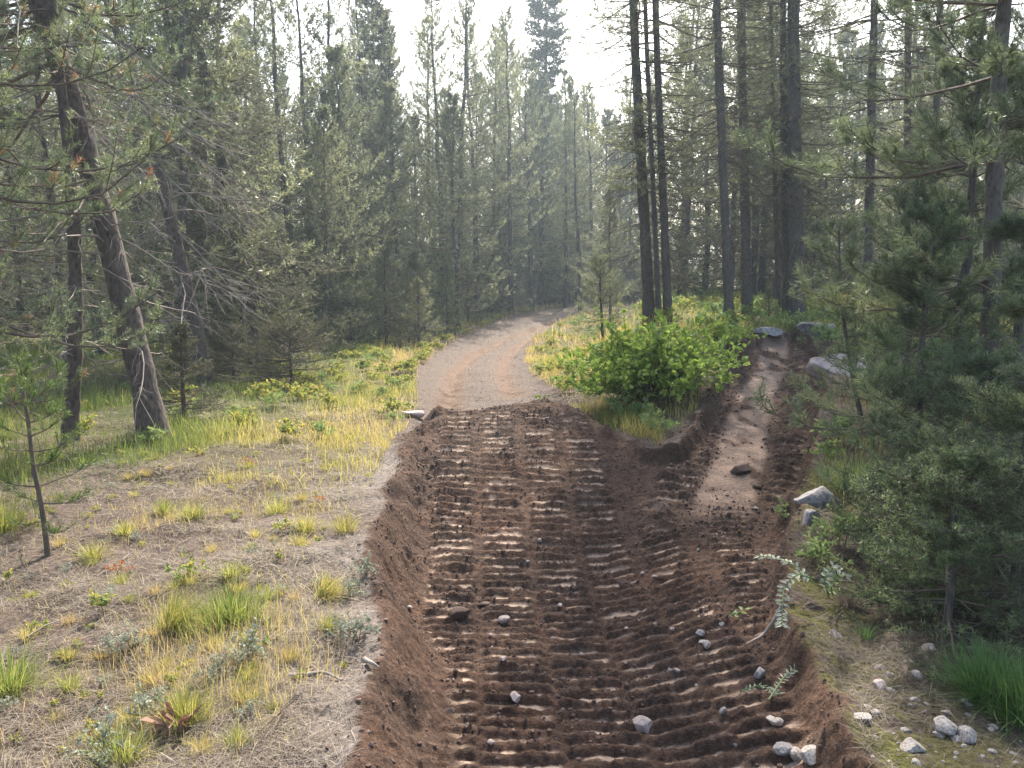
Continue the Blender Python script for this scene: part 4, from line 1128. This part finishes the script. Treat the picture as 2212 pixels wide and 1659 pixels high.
# distinct grass tufts
def tuft(seed, n, h, r, leafm, wd=.0035, lean=.45, rn=(0, 1), azb=None):
    rs = np.random.RandomState(seed); a = Acc()
    az = rs.uniform(0, 2 * PI, n) if azb is None else rs.normal(size=n) * .8 + azb
    rr = np.abs(rs.normal(size=n)) * r * .5; a0 = az + rs.normal(size=n) * .6
    blades(a, rr * np.cos(a0), rr * np.sin(a0), np.full(n, -.01), h * rs.uniform(.5, 1.1, n), az, np.abs(rs.normal(size=n)) * lean + .05, np.full(n, wd), rs, rs.uniform(rn[0], rn[1], n), curl=1.1)
    return a.mesh('grass_tuft', [leafm])
tufts = [(500, 1345, 520, .20, .20, 'grass', .0045, .25, (.0, .4), None, 'upright bright green yellow tipped clump in the left foreground'),
         (360, 1362, 420, .24, .07, 'grass', .003, .6, (.1, .5), .5, 'long green grass tuft combed over to the right'),
         (20, 1500, 420, .22, .10, 'grass', .003, .5, (0, .45), None, 'green grass tuft at the far left edge'),
         (415, 1120, 260, .16, .07, 'grass', .003, .6, (0, .6), None, 'drooping green and straw coloured tuft in the middle of the left ground'),
         (355, 1112, 240, .15, .05, 'grass', .003, .5, (0, .5), None, 'grass tuft just left of the drooping one'),
         (270, 1155, 200, .12, .05, 'grass', .003, .4, (.2, .6), None, 'pale yellow tuft on the left ground'),
         (600, 1190 - 80, 260, .16, .07, 'grass', .003, .5, (.2, .7), None, 'brownish green tuft near the yellow seedling'),
         (690, 1290, 300, .16, .08, 'grass', .003, .75, (.2, .8), .3, 'dry tuft spilling towards the dug soil'),
         (745, 1150, 240, .18, .07, 'grass', .003, .4, (.1, .7), None, 'thin grass tuft right at the rim of the dug soil'),
         (660, 1150, 240, .16, .07, 'grass', .003, .4, (.2, .7), None, 'thin grass tuft a step left of the rim'),
         (520, 915, 320, .22, .10, 'grass', .005, .4, (.1, .4), None, 'green tuft at the front of the yellow grass band'),
         (400, 1560, 300, .17, .08, 'grass', .003, .4, (.1, .5), None, 'green tuft beside the curled dead leaves'),
         (270, 1655, 260, .16, .08, 'grass', .003, .4, (.1, .5), None, 'grass tuft at the bottom edge on the left'),
         (5, 1150, 420, .28, .12, 'grass', .0035, .5, (0, .4), None, 'tall green tuft behind the spindly sapling at the left edge'),
         (200, 1210, 200, .14, .06, 'grass', .003, .5, (.1, .6), None, 'small tuft right of the spindly sapling'),
         (500, 1250, 200, .12, .06, 'grass', .003, .5, (.1, .6), None, 'small green tuft above the yellow tipped clump'),
         (650, 1180, 180, .11, .05, 'grass', .003, .5, (.3, .8), None, 'small straw coloured tuft close to the rim'),
         (2130, 1520, 900, .26, .09, 'tuft', .0032, .45, (.1, .7), None, 'big fresh green grass tuft in the right foreground'),
         (2215, 1560, 700, .30, .10, 'tuft', .0032, .45, (.1, .7), None, 'green grass tuft cut by the right edge of the picture'),
         (1835, 1310, 300, .2, .06, 'straw', .003, .75, (.5, 1), None, 'pale dry tuft on the right bank below the herbs'),
         (1870, 1380, 90, .10, .03, 'tuft', .003, .5, (.1, .7), None, 'small green tuft on the mossy bank'),
         (1850, 1050, 520, .28, .2, 'tuft', .0045, .6, (.4, 1), None, 'long pale grass hanging beside the side trail')]
for i, (dx, dy, n, h, r, mt, wd, ln, rn, azb, lb) in enumerate(tufts):
    g = gpt(dx, dy); o = ob('grass_tuft', tuft(500 + i, n, h, r, M[mt], wd, ln, rn, azb)); o.location = g
    tag(o, lb, 'grass tuft')

rs = np.random.RandomState(57)
TV = [tuft(560 + i, 150, .13, .05, M['grass'], .0028, .5, (.1 + .12 * i, .5 + .12 * i)) for i in range(4)]
for k_ in range(60):
    dx, dy = rs.uniform(-10, 800), 980 + 680 * rs.rand()
    if dx > 790 - abs(dy - 1300) * .1 - 40: dx -= 200
    g = gpt(dx, dy); o = ob('grass_tuft', TV[k_ % 4]); o.location = g; o.rotation_euler = (0, 0, rs.uniform(0, 6)); s_ = rs.uniform(.4, .85); o.scale = (s_ * 1.1, s_ * 1.1, s_)
    tag(o, 'small yellow green grass tuft among the straw of the left ground', 'grass tuft', 'small tufts on the left ground')
# ------------------------------------------------------------------ stones
def ico(sub):
    import bmesh
    bm = bmesh.new(); bmesh.ops.create_icosphere(bm, subdivisions=sub, radius=1)
    V = np.array([v.co[:] for v in bm.verts]); T = np.array([[v.index for v in f.verts] for f in bm.faces]); bm.free()
    return V, T
ICO = {k: ico(k) for k in (1, 2, 3, 4)}
def rock_mesh(seed, mat, sub=3, cuts=9, sc_=(1, .8, .6), rough=.05):
    rs = np.random.RandomState(seed); V, T = ICO[sub]; V = V.copy()
    for _ in range(cuts):
        n = nrm(rs.normal(size=3)); d = rs.uniform(.45, .85)
        e = V @ n - d; V = V - np.clip(e, 0, None)[:, None] * n[None]
    V *= 1 + rough * fbm(V[:, 0] * 3 + V[:, 2] * 2, V[:, 1] * 3 - V[:, 2] * 2, seed, 3)[:, None]
    V = V * np.array(sc_)
    V[:, 2] -= V[:, 2].min() * .45
    return mk('stone', V, T, None, [mat], smooth=False)
def put_rock(me, dx, dy, size, label, rz=0, sink=.0, name='stone', group=None, cat='stone', tilt=(0, 0)):
    g = gpt(dx, dy); o = ob(name, me); o.location = (g[0], g[1], g[2] - sink * size); o.rotation_euler = (tilt[0], tilt[1], rz); o.scale = (size,) * 3
    return tag(o, label, cat, group)
RK = {k: [rock_mesh(600 + 10 * j + i, M[k], 3, 9) for i in range(5)] for j, k in enumerate(('rock', 'rock_pale', 'rock_pink', 'rock_brown'))}
BIG = rock_mesh(650, M['rock_pink'], 4, 10, (1, .75, .45), .09)
put_rock(BIG, 1835, 800, .62, 'large flat topped pale pinkish boulder beside the side trail', .3, .12, 'boulder', cat='boulder')
put_rock(rock_mesh(651, M['rock'], 4, 9, (1, .7, .5), .08), 1762, 722, .5, 'grey boulder at the top end of the side trail', 1, .1, 'boulder', cat='boulder')
put_rock(rock_mesh(652, M['rock'], 3, 9, (1, .7, .35), .08), 1655, 740, .3, 'low flat stone on the trail crest left of the grey boulder', 0, .1)
put_rock(rock_mesh(653, M['rock_pink'], 4, 10, (1, .7, .5), .09), 1975, 945, .38, 'pinkish rock half hidden behind the pine saplings', 2, .1, 'boulder', cat='boulder')
put_rock(rock_mesh(654, M['rock'], 4, 9, (1, .7, .52), .12), 1772, 1088, .185, 'dark grey angular rock on the bank at the right', .2, .05)
put_rock(RK['rock'][1], 1748, 1128, .10, 'bluish grey rock below the dark angular one', 1.2, .0)
put_rock(rock_mesh(655, M['rock_brown'], 4, 12, (1, .7, .6), .06), 1605, 1020, .13, 'brown block lying in the middle of the side trail', .3, .05)
put_rock(RK['rock_brown'][2], 1634, 1058, 0.054, 'round dark clod like stone below the brown block', 1, .05)
put_rock(rock_mesh(656, M['rock_pink'], 4, 8, (1, .8, .4), .05), 890, 899, .16, 'flat pale slab at the left end of the mound', .1, .02)
put_rock(rock_mesh(657, M['rock_brown'], 3, 12, (1, .7, .55), .05), 1352, 1262, 0.061, 'square dark block standing in the tracks', .1, .05)
put_rock(rock_mesh(658, M['rock_brown'], 3, 12, (1, .65, .5), .05), 995, 1345, .10, 'large brown block at the left of the tracks', .5, .05)
put_rock(rock_mesh(659, M['rock_pink'], 3, 12, (1, .7, .5), .05), 1090, 1340, 0.050, 'flat pinkish block right of the large brown one', .9, .1)
put_rock(rock_mesh(660, M['rock_brown'], 3, 12, (1, .6, .4), .05), 1045, 1308, 0.054, 'brown slab above the two blocks on the left of the tracks', 0, .1)
put_rock(rock_mesh(661, M['rock_pale'], 3, 12, (1, .72, .6), .06), 1752, 1640, 0.061, 'largest white stone at the bottom edge in the dug soil', 1, .05)
put_rock(RK['rock_pale'][1], 1722, 1640, .04, 'small white stone touching the left side of the largest one', 2, .05)
put_rock(RK['rock'][2], 1690, 1625, 0.043, 'grey stone left of the largest white stone', .4, .05)
put_rock(RK['rock'][3], 1640, 1462, 0.040, 'grey stone beside the pulled up weeds', .4, .1)
put_rock(rock_mesh(662, M['rock_pale'], 3, 12, (1, .8, .55), .06), 2040, 1585, 0.068, 'biggest pale stone on the right bank', .4, .05)
put_rock(rock_mesh(663, M['rock_pale'], 3, 12, (1, .6, .5), .06), 1970, 1620, 0.061, 'long pale stone near the bottom on the right bank', .2, .05)
put_rock(RK['rock'][0], 2090, 1600, 0.047, 'grey stone right of the biggest pale one', 1.2, .05)
put_rock(RK['rock_pink'][0], 1900, 1490, 0.036, 'reddish stone in the moss on the right bank', 1.2, .05)
put_rock(RK['rock_pale'][3], 1983, 1465, 0.032, 'pale stone in the middle of the right bank', 1.9, .05)
put_rock(RK['rock_pale'][0], 1862, 1560, .035, 'small square pale stone at the edge of the moss', .1, .05)
put_rock(RK['rock_pink'][1], 1800, 1375, 0.043, 'flat pink stone by the mossy edge', .1, .2)
put_rock(RK['rock_pink'][2], 2010, 1410, 0.043, 'flat grey pink stone in front of the dense fir', .1, .2)
put_rock(RK['rock_brown'][4], 1760, 1320, 0.058, 'rounded rock set in the cut edge under the herbs', .1, .3)
put_rock(RK['rock_pale'][4], 885, 1322, .02, 'single white pebble at the foot of the left cut bank', .1, 0)
for i, (dx, dy, s_, lb) in enumerate(((1520, 1390, .028, 'white stone by the right tracks, upper of a close pair'), (1525, 1405, .03, 'white stone by the right tracks, lower of a close pair'), (1512, 1372, .03, 'greyish stone just above the pair of white ones'),
                     (1415, 1250, .02, 'white stone high on the right tracks'), (1560, 1350, .022, 'small white stone on the right tracks near the stick'), (1668, 1560, .03, 'small pale stone below the pulled up weeds'), (1680, 1575, .024, 'pale pebble under the small pale stone'),
                     (1115, 1490 + 20, .04, 'flat pale stone in the centre of the near tracks'), (1385, 1580, .06, 'flat brick coloured slab in the near tracks'), (965, 1540, .04, 'brown stone at the lower left of the tracks'))):
    put_rock(RK[('rock_pale', 'rock_pale', 'rock', 'rock_pale', 'rock_pale', 'rock_pale', 'rock_pale', 'rock_pink', 'rock_pink', 'rock_brown')[i]][i % 5], dx, dy, s_, lb, i * 1.1, .1)
# the loose stones of the right bank and of the dug soil: one object each, shapes shared
rs = np.random.RandomState(33)
k = 0
while k < 130:
    dx, dy = rs.uniform(1840, 2212), rs.uniform(1400, 1659)
    if dx < 1790 + (dy - 1480) * .33 + 40: continue
    g = gpt(dx, dy); s_ = .006 + .02 * rs.rand() ** 3
    o = ob('bank_stone', RK[('rock', 'rock_pale', 'rock_pink', 'rock_pale')[rs.randint(4)]][rs.randint(5)]); o.location = g - np.array([0, 0, s_ * .25]); o.scale = (s_, s_, s_); o.rotation_euler = (0, 0, rs.uniform(0, 6))
    tag(o, 'small loose stone scattered over the right bank', 'stone', 'loose stones on the right bank'); k += 1
for k in range(75):
    dx, dy = rs.uniform(860, 1800), 1100 + 550 * rs.rand() ** .8
    g = gpt(dx, dy); r_ = terrain(g[0], g[1])
    if r_['dd'][0] > -.3: continue
    s_ = .007 + .02 * rs.rand() ** 2
    o = ob('soil_stone', RK[('rock', 'rock_pale', 'rock_brown', 'rock_pink')[rs.randint(4) if dx > 1400 else rs.randint(2, 4)]][rs.randint(5)]); o.location = g; o.scale = (s_, s_, s_); o.rotation_euler = (rs.uniform(-.5, .5), 0, rs.uniform(0, 6))
    tag(o, 'small stone lying in the dug brown soil', 'stone', 'small stones in the dug soil')

# crumbs and clods of soil
def lumps(name, label, cat, pts, sizes, mat, rs, sub=1):
    V0, T0 = ICO[sub]; n = len(pts); m = len(V0)
    W = V0[None] * (1 + .2 * rs.normal(size=(n, m))[..., None]).clip(.6, 1.4)
    W = W * (sizes[:, None, None] * rs.uniform(.6, 1.1, (n, 1, 3)))
    a = rs.uniform(0, 6.28, n); ca, sa = np.cos(a)[:, None], np.sin(a)[:, None]
    X = W[..., 0] * ca - W[..., 1] * sa; Y = W[..., 0] * sa + W[..., 1] * ca
    V = np.stack([X + pts[:, 0:1], Y + pts[:, 1:2], W[..., 2] + pts[:, 2:3] + sizes[:, None] * .25], -1).reshape(-1, 3)
    T = (T0[None] + (np.arange(n) * m)[:, None, None]).reshape(-1, 3)
    return tag(ob(name, mk(name, V, T, None, [mat])), label, cat, kind='stuff')
def d_dig(x, y, i): return np.maximum((i['dig'] > .5), .5 * np.exp(-np.clip(i['dd'], 0, 9) / np.where(y > 7.5, .2, .07))) * (1 - .97 * i['pad']) * (1 - .9 * i['scr']) * (.25 + .75 * ss(-.1, .2, fbm(x * 2.5, y * 2.5, 351, 3)))
x, y, z, i = scatter(60000, -1.4, 2.2, 1.9, 9.2, d_dig, rs, 1.0)
x2, y2, z2, i2 = scatter(26000, -1.6, 2.4, 1.9, 9, lambda x, y, i: .35 * np.exp(-((i['dd'] + .32) / .10) ** 2) + .12 * np.exp(-((i['dd'] + .1) / .1) ** 2), rs)
x, y, z = np.concatenate([x, x2]), np.concatenate([y, y2]), np.concatenate([z, z2])
lumps('soil_clods', 'crumbly brown clods of freshly dug soil', 'soil clods', np.stack([x, y, z], 1), .0025 + .012 * rs.rand(len(x)) ** 6, M['clod'], rs)
x, y, z, i = scatter(12000, 1.4, 6.3, 5.5, 16, lambda x, y, i: (i['dig'] > .5) * (1 - .9 * i['scr']), rs)
lumps('trail_clods', 'crumbs of brown soil along the side trail', 'soil clods', np.stack([x, y, z], 1), .005 + .022 * rs.rand(len(x)) ** 4, M['clod'], rs)
x, y, z, i = scatter(9000, -3, 5, 9, 26, lambda x, y, i: (i['road'] > .6) * (1 - .6 * np.clip(i['rut'], 0, 1)), rs)
lumps('road_gravel', 'small gravel on the dirt road', 'gravel', np.stack([x, y, z], 1), .004 + .013 * rs.rand(len(x)) ** 3, M['rock_pink'], rs)

# ------------------------------------------------------------------ sticks, roots, weeds, dead leaves
def stick(name, label, cat, pts, r, mat, px=True, lift=.01):
    P = np.array([gpt(a, b_) + np.array([0, 0, lift + (c if c else 0)]) for a, b_, c in pts])
    t = np.linspace(0, 1, len(P)); tt_ = np.linspace(0, 1, 12)
    P = np.stack([np.interp(tt_, t, P[:, k]) for k in range(3)], 1); P[1:-1] = (P[:-2] + 2 * P[1:-1] + P[2:]) / 4
    o_ = P[0].copy()
    V, q = tubes((P - o_)[None], (r * np.linspace(1, .4, 12) * (1 + .15 * np.random.RandomState(3).normal(size=12)))[None], 7)
    o = ob(name, mk(name, V, None, q, [mat], smooth=True)); o.location = o_
    return tag(o, label, cat)
stick('fallen_stick', 'bare brown stick leaning on the right cut bank', 'stick', [(1690, 1340, .06), (1650, 1385, .02), (1612, 1400, .01)], .011, M['dead'])
stick('root', 'gnarled grey root lying on the dusty ground left of the dug soil', 'root', [(625, 1470, 0), (665, 1475, .02), (700, 1462, .01), (740, 1475, 0)], .013, M['dead'])
stick('root', 'short stub of root at the rim of the dug soil', 'root', [(788, 1440, .01), (805, 1450, .02), (818, 1452, .01)], .012, M['dead'])
stick('dry_stalk', 'long thin pale stalk arching over the bottom left ground', 'stalk', [(620, 1540, .02), (590, 1600, .05), (560, 1630, .02)], .003, M['straw'])
stick('dry_stalk', 'thin pale stalk crossing the arching one', 'stalk', [(640, 1545, .05), (575, 1590, .03), (530, 1640, .02)], .003, M['straw'])
stick('fallen_twig', 'light twig lying in the litter at the left', 'stick', [(60, 1390, .01), (100, 1372, .03), (145, 1350, .02)], .005, M['dead'])
rs = np.random.RandomState(81)
for k_ in range(16):
    dx, dy = rs.uniform(20, 760), rs.uniform(1060, 1640); a_ = rs.uniform(-.9, .9); l_ = rs.uniform(35, 95)
    stick('fallen_twig', 'thin bare twig lying among the straw of the left ground', 'stick', [(dx, dy, .004), (dx + l_ * .5 * math.cos(a_), dy + l_ * .25 * math.sin(a_) + rs.uniform(-6, 6), .012), (dx + l_ * math.cos(a_), dy + l_ * .5 * math.sin(a_), .004)], rs.uniform(.002, .0045), M['dead'])
    C.objects[-1]['group'] = 'thin twigs on the left ground'
# grass seed stalk by the firs
g = gpt(2030, 1430); P = np.array([[0, 0, 0], [0, 0, .15], [.004, 0, .3], [-.002, 0, .42]]); V, q = tubes(P[None], np.array([[.0015, .0014, .0013, .0012]]), 5)
P2 = np.array([[-.002, 0, .35], [-.002, 0, .38], [-.002, 0, .42], [-.002, 0, .44]]); V2, q2 = tubes(P2[None], np.array([[.001, .0035, .003, .0008]]), 6)
o = ob('seed_stalk', Acc().add(V, Q=q, rnd=.6).add(V2, Q=q2, rnd=.7).mesh('seed_stalk', [M['straw']])); o.location = g
tag(o, 'single upright grass stalk with a seed head before the firs', 'stalk')
# lanceolate leaved shoots hanging over the right rim
def leafy_shoot(name, label, pts, ln, wd, every, rsd, mt, low=False):
    P = np.array([(gpt(a, b_) if low else unp(a, b_, .05 + c)) + np.array([0, 0, c if low else 0]) for a, b_, c in pts]); rs = np.random.RandomState(rsd)
    t = np.linspace(0, 1, len(P)); tt_ = np.linspace(0, 1, 14); P = np.stack([np.interp(tt_, t, P[:, k]) for k in range(3)], 1)
    o_ = P[0].copy(); P = P - o_
    e = empty(name, o_); tag(e, label, 'plant')
    V, q = tubes(P[None], np.linspace(.004, .0015, 14)[None], 5); ob('stem', Acc().add(V, Q=q, rnd=.2).mesh('stem', [M['herb']]), e)
    n = every; p, d = interp_pts(P[None], np.linspace(.08, 1, n)[None]); p, d = p[0], d[0]
    side = nrm(np.cross(d, [0, -.3, 1])); sg = np.where(np.arange(n) % 2 == 0, 1, -1)[:, None]
    D = nrm(side * sg + d * .7 + rs.normal(size=(n, 3)) * .25); a = Acc()
    leaf(a, p, D, nrm(np.array([[0, -.6, .8]]) + rs.normal(size=(n, 3)) * .3), ln * .8 * rs.uniform(.65, 1.15, n), wd * rs.uniform(.8, 1.2, n), rs.rand(n) * .8 + .2)
    ob('foliage', a.mesh('foliage', [mt]), e)
leafy_shoot('leafy_shoot', 'pale leafed shoot hanging down over the right edge of the dug soil', [(1760, 1250, .10), (1720, 1240, .16), (1692, 1270, .10), (1690, 1320, .05), (1690, 1352, .02)], .05, .017, 34, 1, M['sage'])
leafy_shoot('leafy_shoot', 'shoot with pointed leaves reaching left over the dug soil', [(1760, 1262, .05), (1710, 1215, .14), (1675, 1205, .14), (1640, 1200, .12)], .045, .016, 22, 2, M['sage'])
leafy_shoot('leafy_shoot', 'arching pale shoot among the herbs of the right bank', [(1790, 1290, .0), (1780, 1250, .16), (1800, 1220, .2), (1830, 1245, .14)], .05, .018, 22, 3, M['sage'])
leafy_shoot('leafy_shoot', 'yellow green shoot standing up on the right bank', [(1800, 1285, .0), (1795, 1270, .12), (1815, 1240, .16)], .04, .015, 14, 4, M['herb'])
leafy_shoot('uprooted_weed', 'uprooted weed lying on the dug soil with grey green leaves', [(1660, 1530, .02), (1690, 1490, .05), (1715, 1470, .04)], .04, .008, 24, 5, M['sage'], True)
leafy_shoot('uprooted_weed', 'thin uprooted weed left of the other one', [(1600, 1505, .02), (1640, 1500, .03), (1680, 1515, .02)], .035, .007, 18, 6, M['sage'], True)
leafy_shoot('torn_leaf_sprig', 'small torn green sprig lying on the tracks at the right', [(1570, 1345, .02), (1590, 1340, .03), (1610, 1335, .02)], .05, .015, 7, 7, M['herb'], True)
# curled dead leaves
g = gpt(380, 1590); rs = np.random.RandomState(44); a = Acc(); n = 11
az_ = rs.uniform(0, 6.28, n); P = np.stack([np.cos(az_) * .05 * rs.rand(n), np.sin(az_) * .03 * rs.rand(n), rs.uniform(0, .05, n)], 1)
for k_ in range(2):
    leaf(a, P + k_ * .004, np.stack([np.cos(az_), np.sin(az_) * .6, rs.uniform(-.3, .8, n)], 1), nrm(rs.normal(size=(n, 3))), rs.uniform(.05, .1, n), rs.uniform(.015, .03, n), rs.rand(n), fold=.45)
o = ob('dead_leaf_clump', a.mesh('dead_leaf_clump', [M['deadleaf']])); o.location = g
tag(o, 'curled rusty brown dead leaves in the bottom left grass', 'dead leaves')

# ------------------------------------------------------------------ air
hm, t, o_ = newmat('forest_haze')
pv = N(t, 'ShaderNodeVolumePrincipled'); pv.inputs['Color'].default_value = (.70, .85, 1, 1); pv.inputs['Density'].default_value = .0015; pv.inputs['Anisotropy'].default_value = .45
t.links.new(pv.outputs[0], o_.inputs['Volume'])
hx, hy0, hy1, hz0, hz1 = 430, -70, 430, -4, 24
HV = np.array([(x_, y_, z_) for x_ in (-hx, hx) for y_ in (hy0, hy1) for z_ in (hz0, hz1)], float)
HQ = np.array([(0, 1, 3, 2), (4, 6, 7, 5), (0, 4, 5, 1), (2, 3, 7, 6), (0, 2, 6, 4), (1, 5, 7, 3)])
tag(ob('haze', mk('haze', HV, None, HQ, [hm])), kind='stuff')
